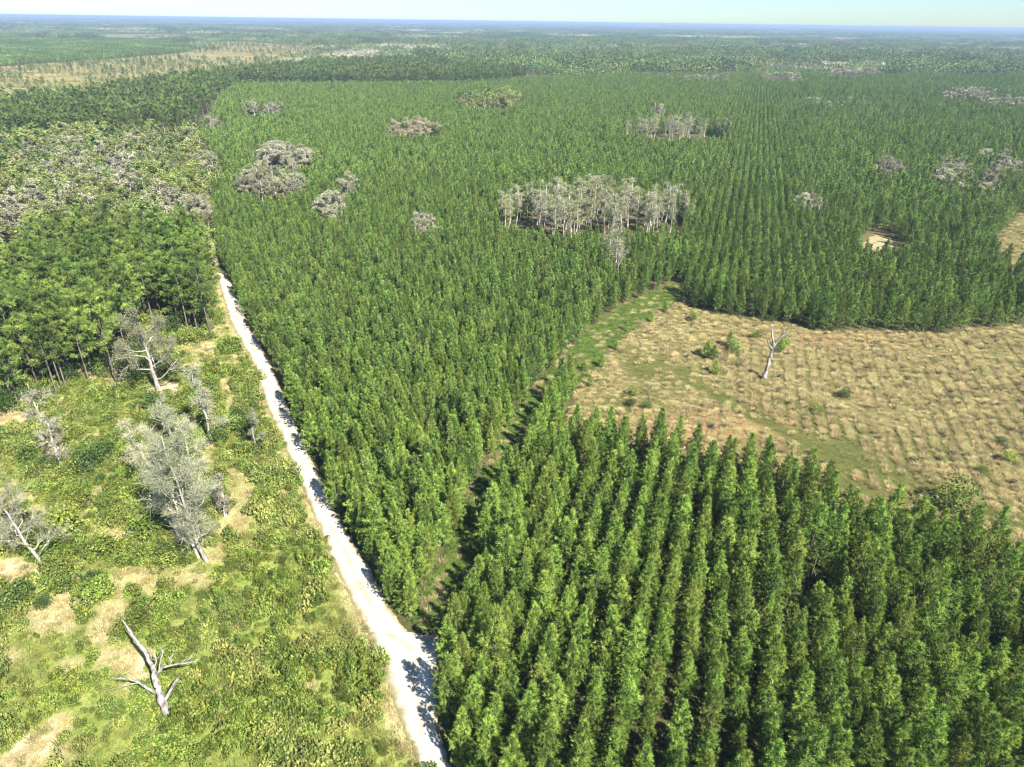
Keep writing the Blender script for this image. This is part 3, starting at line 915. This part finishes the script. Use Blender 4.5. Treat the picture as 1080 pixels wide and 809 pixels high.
if fl:
    far_leafy = [joined(leafy_parts(PR, 10, .2, 1, 24, .5, limbs=9, low=.25, spread=1.05, fork=4), 'hardwood_shape', [M_PALE, M_LEAF]) for _ in range(2)]
    stuff('hardwood_stand', fl, far_leafy, 'farther leafy trees of the mixed wood beside the tall pine wood', 'hardwood trees')
for cx, cy, a, b, h, n in FARCLUMPS:
    for X, Y in scatter(cx, cy, a, b, n * 2, 3):
        s = h / 10 * rng.uniform(1.1, 1.4); fb.append((X, Y, 0, rng.uniform(0, 6), s * 1.4, s, rng.integers(3)))
stuff('far_bare_trees', fb, far_bare, 'distant low clumps of grey leafless trees among the pines at the upper right', 'bare trees')

# ------------------------------------------------------------------ dead and bare trees of the clearing and field
def snag(name, base, limbs, label, group=None, tw=0, mat=M_DEAD, sides=9):
    """limbs: list of (points relative to base, radii); first is the trunk, the rest are limbs"""
    e = bpy.data.objects.new(name, None); C.objects.link(e); e.location = (*base, 0)
    r = np.random.default_rng(len(label))
    for i, (pts, rad) in enumerate(limbs):
        mb = MB(); pts = np.array(pts, float); k = len(pts)
        s = np.linspace(0, k - 1, (k - 1) * 4 + 1)
        pp = np.stack([np.interp(s, np.arange(k), pts[:, q]) for q in range(3)], 1)
        rr = np.interp(s, np.arange(k), rad)
        amp = rr[:, None] * .16
        pp[1:] += r.normal(0, 1, pp[1:].shape) * amp[1:]
        rr = .95 * rr * r.uniform(.93, 1.08, len(rr))
        tube(mb, pp, rr, sides if i == 0 else 6)
        for _ in range(tw if i else 0):
            j = r.integers(len(pp) // 2, len(pp)); d = nrm(pp[-1] - pp[0] + r.normal(0, 1.2, 3)); l = r.uniform(.4, 1.3)
            tube(mb, np.array([pp[j], pp[j] + d * l * .5 + r.normal(0, .1, 3), pp[j] + d * l]), [.03, .02, .008], 3)
        mobj('trunk' if i == 0 else 'limb', mb.mesh('dead_trunk' if i == 0 else 'dead_limb', [mat]), e)
    return tag(e, label, 'dead tree', group)


def pix3(base, pts, depth):
    """photograph positions to points around a base; depth = metres beyond the base's plane"""
    bx, by = G(*base)
    out = []
    for (px, py), dz in zip(pts, depth):
        d = MN @ np.array([(px - CX) / F, -(py - CY) / F, -1.0])
        t = (by + dz) / d[1]
        out.append((d[0] * t - bx, dz, H + d[2] * t))
    return (bx, by), out


B = (177, 758)
tr = pix3(B, [(177, 758), (172, 742), (167, 728), (163, 715), (161, 702)], [0, .4, .9, 1.6, 2.2])
top = pix3(B, [(161, 703), (154, 689), (145, 677), (138, 667), (130, 655)], [2.2, 3.2, 4.2, 4.9, 5.8])[1]
lf = pix3(B, [(164, 731), (156, 726), (147, 720), (136, 716), (119, 715)], [.9, .5, .0, -.6, -1.0])[1]
rt = pix3(B, [(165, 711), (172, 704), (182, 701), (193, 700), (208, 697)], [1.6, 1.7, 1.5, 1.8, 2.4])[1]
st = pix3(B, [(174, 739), (178, 731), (184, 721), (187, 716)], [.6, 1.0, 1.5, 1.9])[1]
r2 = pix3(B, [(179, 702), (181, 697), (177, 692)], [1.6, 2.2, 2.7])[1]
r3 = pix3(B, [(162, 706), (165, 697), (163, 688)], [2.0, 2.4, 2.7])[1]
r4 = pix3(B, [(190, 701), (196, 695), (203, 692)], [1.7, 2.4, 2.8])[1]
l2 = pix3(B, [(147, 720), (140, 721), (132, 722)], [0, -.3, -.6])[1]
r5 = pix3(B, [(168, 707), (169, 697), (172, 688), (170, 683)], [1.7, 2.3, 2.8, 3.0])[1]
snag('dead_tree', tr[0], [(tr[1], [.52, .42, .36, .32, .27]), (top, [.27, .24, .2, .15, .06]), (lf, [.2, .16, .13, .09, .04]), (rt, [.2, .15, .12, .09, .03]), (st, [.24, .2, .18, .13]),
     (r2, [.08, .06, .03]), (r3, [.09, .06, .03]), (r4, [.07, .05, .02]), (l2, [.07, .05, .02]), (r5, [.1, .07, .05, .02])],
     'bleached white dead tree with crooked spreading limbs in the low scrub at lower left', None, 4)
B = (806, 400)
tr = pix3(B, [(806, 400), (808, 391), (811, 381), (814, 371), (816, 362)], [0, .3, .6, .8, 1.0])
a1 = pix3(B, [(816, 362), (814, 353), (815, 347), (813, 343)], [1.0, 1.2, 1.4, 1.4])[1]
a2 = pix3(B, [(815, 366), (821, 359), (826, 352), (828, 345)], [.9, .9, .6, .5])[1]
a3 = pix3(B, [(815, 369), (810, 362), (809, 355)], [.8, .2, .0])[1]
a4 = pix3(B, [(824, 355), (828, 353), (831, 349)], [.7, .9, 1.0])[1]
a5 = pix3(B, [(813, 375), (818, 370), (820, 366)], [.7, .2, .0])[1]
snag('dead_tree', tr[0], [(tr[1], [.62, .5, .42, .36, .28]), (a1, [.28, .2, .14, .08]), (a2, [.26, .2, .13, .08]), (a3, [.2, .14, .07]), (a4, [.12, .08, .05]), (a5, [.1, .07, .04])],
     'bleached forked dead snag standing alone in the golden field', None, 2)
B = (1049, 217)
tr = pix3(B, [(1049, 217), (1051, 209), (1053, 202)], [0, .2, .3])
a1 = pix3(B, [(1051, 210), (1045, 205), (1041, 203)], [.2, 0, 0])[1]
a2 = pix3(B, [(1052, 206), (1058, 200), (1061, 195)], [.2, .5, .6])[1]
a3 = pix3(B, [(1053, 202), (1053, 196), (1056, 192)], [.3, .6, .6])[1]
snag('dead_tree', tr[0], [(tr[1], [.6, .5, .35]), (a1, [.3, .2, .1]), (a2, [.3, .2, .1]), (a3, [.3, .2, .1])], 'small white dead snag among grey trees near the right edge', None, 2)

SOLO = [  # base px, top y px, width factor, lean x, style, label
    ((70, 505), 412, .62, -.10, 'tw', 'tall grey twisted dead tree beside the left wood, whitish lichen at its top'),
    ((218, 592), 448, .82, -.10, 'big', 'largest bare grey tree in the scrub, many pale stems, left of the dirt road'),
    ((209, 588), 466, .6, -.14, 'big', 'slender pale stem leaning out to the left of the largest grey tree'),
    ((212, 572), 452, .7, .08, 'big', 'pale bare stem rising close behind the largest grey tree'),
    ((196, 575), 470, .8, -.1, 'big', 'leaning pale bare tree just behind the largest grey one in the scrub'),
    ((166, 520), 440, .7, -.12, 'tw', 'thin grey bare tree leaning left in front of the pale lichen tree'),
    ((184, 470), 420, .9, -.05, 'wh', 'small whitish lichen covered tree in the scrub below the big mossy tree'),
    ((224, 468), 384, .55, -.08, 'tw', 'narrow half dead tree with dark foliage near the road verge'),
    ((270, 474), 436, .9, 0, 'wh', 'small white stemmed tree close to the left edge of the dirt road'),
    ((48, 598), 508, 1.0, -.28, 'big', 'grey bare tree leaning to the left at the left edge of the scrub'),
    ((16, 582), 515, 1.1, -.1, 'big', 'broad grey bare tree at the far left edge of the picture'),
    ((168, 412), 334, 1.35, -.02, 'moss', 'big mossy grey tree with a dark shaded base in front of the tall pines'),
    ((238, 545), 500, .5, 0, 'tw', 'short thin dead stem between the largest grey tree and the road'),
]
for (bp_, ty, wf, lean, stl, lab) in SOLO:
    X, Y = G(*bp_)
    # height that reaches the top line when standing upright over the base
    zz = np.linspace(0, 30, 301); yy = P(np.full(301, X), np.full(301, Y), zz)[1]
    h = float(np.interp(-ty, -yy, zz))
    r = np.random.default_rng(int(bp_[0]) + 5)
    if stl == 'moss':
        m = split(bare_parts(r, h, .45, 2, 16, 5, limbs=14, low=.15, spread=wf, fork=5, lean=(lean, 0)), 'bare_trunk', 'bare_crown', M_PALE, M_MOSS)
    elif stl == 'wh':
        m = split(bare_parts(r, h, .22, 2, 12, 3, limbs=9, low=.25, spread=wf, fork=4, lean=(lean, 0)), 'bare_trunk', 'bare_crown', M_DEAD, M_MOSSY)
    elif stl == 'big':
        m = split(bare_parts(r, h, .25, 2, 8, 1, limbs=15, low=.12, spread=wf * .8, fork=7, lean=(lean, 0), crook=.18), 'bare_trunk', 'bare_crown', M_PALE, M_GREYGREEN)
    else:
        m = split(bare_parts(r, h, .26, 2, 10, 2, limbs=14, low=.12, spread=wf * .75, fork=4, lean=(lean, 0), crook=.3), 'bare_trunk', 'bare_crown', M_PALE, M_MOSS)
    thing('bare_tree', [('trunk', m[0]), ('crown', m[1])], (X, Y, 0), 0, (1, 1, 1), lab, 'bare tree')

# ------------------------------------------------------------------ bushes
def bush(px, py, w, dark, label, group=None, tall=1.0):
    X, Y = G(px, py); m = (dshrubs if dark else shrubs)[rng.integers(3)]
    s = w / 2.6
    thing('shrub', [('stem', m[0]), ('foliage', m[1])], (X, Y, 0), rng.uniform(0, 6), (s, s, s * tall), label, 'shrub', group)


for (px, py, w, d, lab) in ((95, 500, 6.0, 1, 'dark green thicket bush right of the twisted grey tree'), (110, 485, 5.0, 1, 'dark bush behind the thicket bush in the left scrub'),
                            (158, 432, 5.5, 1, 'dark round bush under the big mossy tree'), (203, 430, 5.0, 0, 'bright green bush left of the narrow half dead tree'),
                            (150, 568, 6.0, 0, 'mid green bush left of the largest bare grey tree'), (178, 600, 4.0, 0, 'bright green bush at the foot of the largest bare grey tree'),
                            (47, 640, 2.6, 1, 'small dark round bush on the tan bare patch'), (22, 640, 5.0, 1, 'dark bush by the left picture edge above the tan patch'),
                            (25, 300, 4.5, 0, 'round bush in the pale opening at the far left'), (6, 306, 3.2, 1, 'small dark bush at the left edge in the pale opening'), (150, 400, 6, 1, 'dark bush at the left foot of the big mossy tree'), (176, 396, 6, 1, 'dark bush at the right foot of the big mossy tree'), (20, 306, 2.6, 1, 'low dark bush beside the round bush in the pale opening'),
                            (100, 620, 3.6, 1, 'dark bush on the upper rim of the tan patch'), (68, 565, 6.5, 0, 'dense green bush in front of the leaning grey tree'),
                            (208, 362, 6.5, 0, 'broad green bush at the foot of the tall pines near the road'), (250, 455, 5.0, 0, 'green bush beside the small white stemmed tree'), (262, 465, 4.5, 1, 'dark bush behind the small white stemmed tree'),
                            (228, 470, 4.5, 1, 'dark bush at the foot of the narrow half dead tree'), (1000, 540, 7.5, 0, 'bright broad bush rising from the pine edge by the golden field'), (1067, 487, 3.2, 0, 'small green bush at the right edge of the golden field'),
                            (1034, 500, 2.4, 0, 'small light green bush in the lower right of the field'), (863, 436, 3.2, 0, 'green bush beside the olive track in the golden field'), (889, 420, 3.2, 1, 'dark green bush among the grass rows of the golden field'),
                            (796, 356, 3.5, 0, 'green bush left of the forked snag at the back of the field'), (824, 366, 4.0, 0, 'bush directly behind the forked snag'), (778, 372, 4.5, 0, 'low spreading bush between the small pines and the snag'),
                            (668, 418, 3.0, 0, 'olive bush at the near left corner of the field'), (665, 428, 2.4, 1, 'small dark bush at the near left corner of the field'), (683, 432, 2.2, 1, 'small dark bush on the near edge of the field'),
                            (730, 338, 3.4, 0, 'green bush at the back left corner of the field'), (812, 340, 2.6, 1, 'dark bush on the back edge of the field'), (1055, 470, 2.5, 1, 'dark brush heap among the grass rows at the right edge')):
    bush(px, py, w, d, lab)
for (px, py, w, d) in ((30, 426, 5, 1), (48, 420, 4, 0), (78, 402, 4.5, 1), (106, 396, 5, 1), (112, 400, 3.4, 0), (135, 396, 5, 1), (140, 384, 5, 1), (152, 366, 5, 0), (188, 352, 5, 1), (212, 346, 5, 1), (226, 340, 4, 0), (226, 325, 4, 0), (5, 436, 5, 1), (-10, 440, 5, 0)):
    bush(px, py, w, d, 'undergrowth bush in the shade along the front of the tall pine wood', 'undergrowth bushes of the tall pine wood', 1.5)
for i in range(len(gRR) * 5 - 8):
    t_ = i / 5; j = min(int(t_), len(gRR) - 2); q = gRR[j] + (gRR[j + 1] - gRR[j]) * (t_ - j)
    qx, qy = P(q[0], q[1])
    if 655 < qy < 712 or qy > 830: continue
    w = rng.uniform(1.0, 1.9); m = (shrubs if rng.uniform() < .6 else dshrubs)[rng.integers(3)]; s = w / 2.6
    thing('shrub', [('stem', m[0]), ('foliage', m[1])], (q[0] + rng.uniform(.9, 1.6), q[1], 0), rng.uniform(0, 6), (s, s, s * 1.1), 'low green bush between the white dirt road and the first plantation pines', 'shrub', 'low bushes along the right road edge')
# scrub bushes in the clearing
x, y = lattice(gCL, 2.7, 2.7, .42, .3)
px, py = P(x, y)
k = (px > -40) & (px < 480) & (py < 860) & (py > 405) & (bare_amount(x, y) < .25) & (dist_line(x, y, gRL) > 2.5)
dn = fbm(x, y, 13, 91)
up = (px > 190) & (py > 590)
k &= (dn > np.where(up, .42, .50)) & (rng.uniform(size=x.shape) < .8)
idx = np.where(k)[0]
rng.shuffle(idx)
print('scrub candidates', len(idx))
for i in idx[:205]:
    dk = rng.uniform() < .08; u = up[i]
    m = (dshrubs if dk else shrubs)[rng.integers(3)]
    s = rng.uniform(.35, .72) if u else rng.uniform(.5, 1.0) ** 1.5 * 1.75
    if dk:
        lab, grp = 'dark leaved shrub in the low scrub left of the dirt road', 'dark shrubs of the clearing'
    elif u:
        lab, grp = 'small upright yellow green shrub in the scrub close to the road', 'upright shrubs by the road'
    else:
        lab, grp = 'spreading yellow green shrub in the left clearing', 'spreading shrubs of the clearing'
    thing('shrub', [('stem', m[0]), ('foliage', m[1])], (x[i], y[i], 0), rng.uniform(0, 6), (s, s, s * (2.3 if u else rng.uniform(.9, 1.4))), lab, 'shrub', grp)
# small planted pines left on the field and the lane
for (px, py, s, lab) in ((745, 378, .5, 'darker small pine of the pair in the golden field'), (754, 395, .42, 'small pine nearest the olive track in the golden field'), (769, 366, .42, 'small pine between the pair and the forked snag'),
                         (752, 380, .38, 'smaller pine of the pair in the golden field'), (823, 372, .4, 'small pine right behind the forked snag')):
    X, Y = G(px, py); m = pine_hi[rng.integers(8)]
    thing('young_pine', [('trunk', m[0]), ('crown', m[1])], (X, Y, 0), rng.uniform(0, 6), (s * 1.5, s * 1.5, s), lab, 'pine tree')
for (px, py, s) in ((600, 402, .34), (612, 392, .3), (630, 388, .34), (645, 370, .3), (656, 350, .36), (683, 340, .3), (590, 428, .36), (618, 408, .3), (697, 330, .34), (577, 440, .3)):
    X, Y = G(px + 4, py); m = pine_hi[rng.integers(8)]
    thing('young_pine', [('trunk', m[0]), ('crown', m[1])], (X, Y, 0), rng.uniform(0, 6), (s * 1.5, s * 1.5, s), 'short pine sapling along the grass lane beside the golden field', 'pine tree', 'saplings along the grass lane')

# ------------------------------------------------------------------ ground cover and grass
cov = [shrub_parts(PR, .75, 1.9, 260, .20, 4)[1].mesh('cover_shape', [M_COVER]) for _ in range(4)]
cov += [blades(PR, 90, .5, .55, .05).mesh('cover_shape', [M_OLIVE]) for _ in range(2)] + [blades(PR, 90, .5, .5, .05).mesh('cover_shape', [M_GRASS]) for _ in range(2)] + [shrub_parts(PR, .8, 1.7, 260, .19, 4)[1].mesh('cover_shape', [M_SHRUB]) for _ in range(2)]
x, y = lattice(gCL, .85, .85, .42, .1)
k = inview(x, y, 110) & (~inside(x, y, gROAD) | (dist_line(x, y, gRL) < .45)) & ((dist_line(x, y, gRL) > .3) | (rng.uniform(size=x.shape) < .4))
x, y = x[k], y[k]
b = bare_amount(x, y)
u = rng.uniform(size=x.shape)
bare = b > .35
keep = np.where(bare, u < .62, u < .95)
x, y, b, bare = x[keep], y[keep], b[keep], bare[keep]
nn = len(x)
patch = fbm(x, y, 8, 95)
kind = np.where(bare, np.where(rng.uniform(size=nn) < .75, 6 + rng.integers(0, 2, nn), 4 + rng.integers(0, 2, nn)),
                np.where(patch + rng.normal(0, .08, nn) > .60, 4 + rng.integers(0, 2, nn), np.where(fbm(x, y, 5, 131) + rng.normal(0, .07, nn) > .52, 8 + rng.integers(0, 2, nn), rng.integers(0, 4, nn))))
s = np.where((kind > 3) & (kind < 8), rng.uniform(.6, 1.3, nn), rng.uniform(.4, 1.35, nn) * (.3 + 1.5 * fbm(x, y, 5, 97)))
stuff('ground_cover', np.stack([x, y, .05 + 0 * x, rng.uniform(0, 6.28, nn), s, s * np.where((kind > 3) & (kind < 8), rng.uniform(.6, 1.3, nn), rng.uniform(.7, 2.3, nn)), kind], 1), cov, 'low yellow green scrub and dry grass covering the left clearing', 'ground cover')
print('cover', nn)

gr = [blades(PR, 150, .5, 1.0, .07, .55).mesh('grass_shape', [M_GRASS]) for _ in range(3)] + [blades(PR, 80, .4, .5, .05).mesh('grass_shape', [M_OLIVE]) for _ in range(2)] + [shrub_parts(PR, .9, 1.2, 110, .22, 4)[1].mesh('grass_shape', [M_BRUSH]) for _ in range(2)]
rows = []
x, y = lattice(gFIELD, .45, 2.55, .13, AZ)
xg, yg = lattice(gGAP, .7, 2.9, .3, AZ); x = np.append(x, xg); y = np.append(y, yg)
x = x + .5 * (fbm(x, y, 9, 121) - .5) * 2; y = y + 0
k = inview(x, y, 90); x, y = x[k], y[k]
tr_, ol, red = field_parts(x, y)
px, py = P(x, y)
rowy = sstep(340, 385, py) * sstep(700, 790, px) + .15
u = rng.uniform(size=x.shape)
rowy = np.where(py < 300, .5, rowy)
k = (u < (.25 + .7 * rowy) * (1 - .85 * tr_)) & (fbm(x, y, 6, 101) > .34) & (dist_line(x, y, gLANE) > 4.6)
for a, b_, q in zip(x[k], y[k], rng.uniform(size=k.sum())):
    t = 5 + rng.integers(2) if q < .13 else 3 if q < .2 else rng.integers(3)
    s = rng.uniform(.5, 1.15); rows.append((a, b_, .04, rng.uniform(0, 6), s, s * rng.uniform(.6, 1.2), t))
x, y = lattice(gFIELD, 1.25, 1.25, .45, .2)
k = inview(x, y, 90); x, y = x[k], y[k]
tr_, ol, red = field_parts(x, y)
dl = dist_line(x, y, gLANE); kl = dl > 4.3; x, y, tr_, ol = x[kl], y[kl], tr_[kl], ol[kl]
for a, b_, t1, o1 in zip(x, y, tr_, ol):
    if t1 > .4 or o1 > rng.uniform(.3, 1):
        t = 3 + rng.integers(2); s = rng.uniform(.6, 1.1)
    else:
        pa, pb = P(a, b_)
        if rng.uniform() < (.5 if (pb > 365 and pa > 740) else .1): continue
        t = rng.integers(3) if rng.uniform() < .8 else 3; s = rng.uniform(.4, .85)
    rows.append((a, b_, .04, rng.uniform(0, 6), s * 1.1, s * rng.uniform(.5, .9), t))
stuff('field_grass', rows, gr, 'golden dry grass tussocks in rows over the open field', 'dry grass')
lg = []
ln = np.vstack([gLANE + nl * (lw + 1.2), (gLANE - nl * (lw + 1.6))[::-1]])
x, y = lattice(ln, .62, .62, .4, .2)
lg = np.stack([x, y, .14 + 0 * x, rng.uniform(0, 6, len(x)), rng.uniform(.6, 1.2, len(x)), rng.uniform(.5, 1.1, len(x)), np.where(rng.uniform(size=len(x)) < .95, 3, 0) + rng.integers(0, 2, len(x))], 1)
lane_gr = gr[:3] + [blades(PR, 100, .45, .55, .06).mesh('grass_shape', [M_LANE]) for _ in range(2)]
stuff('lane_grass', lg, lane_gr, 'short green and straw grass along the lane between the pine blocks', 'grass')

# ------------------------------------------------------------------ far forest to the horizon
def patch_mesh(r, kind, size=40):
    mb = MB()
    sp = {'pine': 3.2, 'tall': 5.0, 'grey': 5.0, 'mix': 5.0}[kind]
    g_ = np.arange(-size / 2, size / 2, sp)
    X, Y = np.meshgrid(g_, g_); X = X.ravel() + r.normal(0, sp * .25, X.size); Y = Y.ravel() + r.normal(0, sp * .25, Y.size)
    mk = 14
    for x_, y_ in zip(X, Y):
        k_ = kind
        if kind == 'mix': k_ = 'grey' if r.uniform() < .45 else 'tall'
        h = {'pine': r.uniform(7.5, 10.5), 'tall': r.uniform(14, 22), 'grey': r.uniform(9, 15)}[k_]
        w = {'pine': 1.7, 'tall': 3.1, 'grey': 2.8}[k_]
        zz = r.uniform(0, 1, mk)
        if k_ == 'pine':
            rr_ = w * (1 - zz ** 1.6); z_ = h * (.15 + .85 * zz)
        else:
            rr_ = w * np.sqrt(np.maximum(.05, 1 - (2 * zz - 1) ** 2)); z_ = h * (.45 + .55 * zz)
        a = r.uniform(0, 6.28, mk)
        c = np.stack([x_ + rr_ * np.cos(a), y_ + rr_ * np.sin(a), z_], 1)
        v, q = leaves(r, c, 1.5 if k_ == 'pine' else 2.3, r.uniform(0, .75) + r.uniform(-.1, .2, mk), 0)
        mb.soup(v, q, 1 if k_ == 'grey' else 0)
        if k_ != 'pine':
            mb.soup(np.array([[[x_ - .25, y_, 0], [x_ + .25, y_, 0], [x_, y_, h * .8]], [[x_, y_ - .25, 0], [x_, y_ + .25, 0], [x_, y_, h * .8]]]), .5, 1)
    return mb.mesh('forest_shape', [M_PINEFAR if kind == 'pine' else M_FARTALL, M_MOSS])


pm = [patch_mesh(PR, 'pine'), patch_mesh(PR, 'pine'), patch_mesh(PR, 'tall'), patch_mesh(PR, 'tall'), patch_mesh(PR, 'mix'), patch_mesh(PR, 'grey')]
STANDS = [([(945, 84), (1090, 92), (1300, 95), (1300, 75), (1060, 72), (950, 74)], 3), ([(640, 56), (905, 60), (905, 66), (640, 62)], 2), ([(470, 57), (640, 62), (640, 52), (470, 50)], 4),
          ([(470, 66), (530, 66), (530, 62), (470, 62)], 4), ([(560, 47), (800, 50), (800, 54), (560, 51)], 3), ([(905, 68), (1090, 72), (1090, 68), (905, 63)], 2)]
gST = [(GP(a), b) for a, b in STANDS]
fp = []
for d0, d1, sc in ((700, 3200, 1.0), (3200, 8500, 3.0), (8500, FARD - 700, 9.0)):
    st_ = 38 * sc
    yy = np.arange(d0 if sc > 1 else 500, d1, st_); W_ = d1 * .95
    X, Y = np.meshgrid(np.arange(-W_, W_, st_), yy)
    X = X.ravel() + rng.normal(0, st_ * .08, X.size); Y = Y.ravel() + rng.normal(0, st_ * .08, Y.size)
    k = (np.abs(X) < Y * .86 + 60)
    X, Y = X[k], Y[k]
    for g_ in (gPL, gMA, gHW, gSAV, gFIELD):
        k = ~inside(X, Y, g_); X, Y = X[k], Y[k]
    for g_ in gOP:
        k = ~inside(X, Y, g_); X, Y = X[k], Y[k]
    n1 = fbm(X, Y * 2.2, 900, 111); n2 = fbm(X, Y * 1.6, 260, 113)
    px, py = P(X, Y)
    kk = np.where(n2 > .60, 4, np.where(n2 < .43, 2 + rng.integers(0, 2, len(X)), rng.integers(0, 2, len(X))))
    kk = np.where((n2 > .67), 5, kk)
    opn = (n1 > .61) & (Y > 1500)
    for g_, kd in gST:
        m_ = inside(X, Y, g_); kk = np.where(m_, kd, kk); opn &= ~m_
    blk = inside(X, Y, GP([(-300, 80), (0, 70), (95, 64), (188, 56), (212, 50), (130, 44), (0, 43), (-300, 45)]))
    kk = np.where(blk, rng.integers(0, 2, len(X)), kk); opn &= ~blk
    k = ~opn
    m_ = k.sum()
    rz = np.where(kk[k] < 2, -AZ, rng.uniform(0, 6.28, m_)) if sc < 2 else rng.uniform(0, 6.28, m_)
    fp.append(np.stack([X[k], Y[k], 0 * X[k], rz, np.full(m_, sc * 1.02), rng.uniform(.85, 1.15, m_) * (1 if sc < 5 else 1.2), kk[k]], 1))
fp = np.vstack(fp)
print('patches', len(fp))
stuff('far_forest', fp, pm, 'hazy blue green forest stretching to the horizon', 'forest')

# ------------------------------------------------------------------ air
hz, nt, N, L, out = newmat('haze_air')
pv = N.new('ShaderNodeVolumePrincipled')
pv.inputs['Color'].default_value = (.39, .53, .74, 1)
pv.inputs['Density'].default_value = 1.35e-4
pv.inputs['Anisotropy'].default_value = 0.0
L.new(pv.outputs[0], out.inputs['Volume'])
S = FARD + 300
vs = [(x_, y_, z_) for x_ in (-S, S) for y_ in (-600, S) for z_ in (-1, H + 3)]
me = bpy.data.meshes.new('haze')
me.from_pydata(vs, [], [(0, 1, 3, 2), (4, 6, 7, 5), (0, 4, 5, 1), (2, 3, 7, 6), (0, 2, 6, 4), (1, 5, 7, 3)]); me.materials.append(hz); me.update()
tag(mobj('haze', me), 'pale blue haze thickening towards the horizon over the forest', 'haze', None, 'stuff')

# ------------------------------------------------------------------ light
SAZ, SEL = R(140), R(46)
w = bpy.data.worlds.new('World'); scene.world = w; w.use_nodes = True
N = w.node_tree.nodes; L = w.node_tree.links
sk = N.new('ShaderNodeTexSky'); sk.sky_type = 'NISHITA'; sk.sun_disc = False
sk.sun_elevation = SEL; sk.sun_rotation = SAZ; sk.altitude = 50; sk.air_density = 1.0; sk.dust_density = .2; sk.ozone_density = 2.0
tn = N.new('ShaderNodeMix'); tn.data_type = 'RGBA'; tn.blend_type = 'MULTIPLY'; tn.inputs[0].default_value = 1; tn.inputs[7].default_value = (.76, 1.0, 1.26, 1)
L.new(sk.outputs[0], tn.inputs[6]); L.new(tn.outputs[2], N['Background'].inputs[0]); N['Background'].inputs[1].default_value = .05
sun = bpy.data.lights.new('sun', 'SUN'); sun.energy = 5.0; sun.angle = R(.53); sun.color = (1.0, .95, .86)
so = bpy.data.objects.new('sun', sun); C.objects.link(so)
sv = Vector((math.cos(SEL) * math.sin(SAZ), math.cos(SEL) * math.cos(SAZ), math.sin(SEL)))
so.rotation_euler = sv.to_track_quat('Z', 'Y').to_euler()
so.location = (60, -40, 120)

vs_ = scene.view_settings
vs_.view_transform = 'Standard'; vs_.look = 'None'; vs_.gamma = 1; vs_.use_curve_mapping = False
vs_.exposure = 1.5
cy = scene.cycles
cy.max_bounces = 4; cy.diffuse_bounces = 2; cy.glossy_bounces = 1; cy.transmission_bounces = 3; cy.volume_bounces = 0; cy.transparent_max_bounces = 4
cy.filter_width = 1.15
cy.sample_clamp_indirect = 4.0
cy.use_denoising = True; cy.denoiser = 'OPENIMAGEDENOISE'; cy.denoising_input_passes = 'RGB_ALBEDO_NORMAL'; cy.denoising_prefilter = 'ACCURATE'
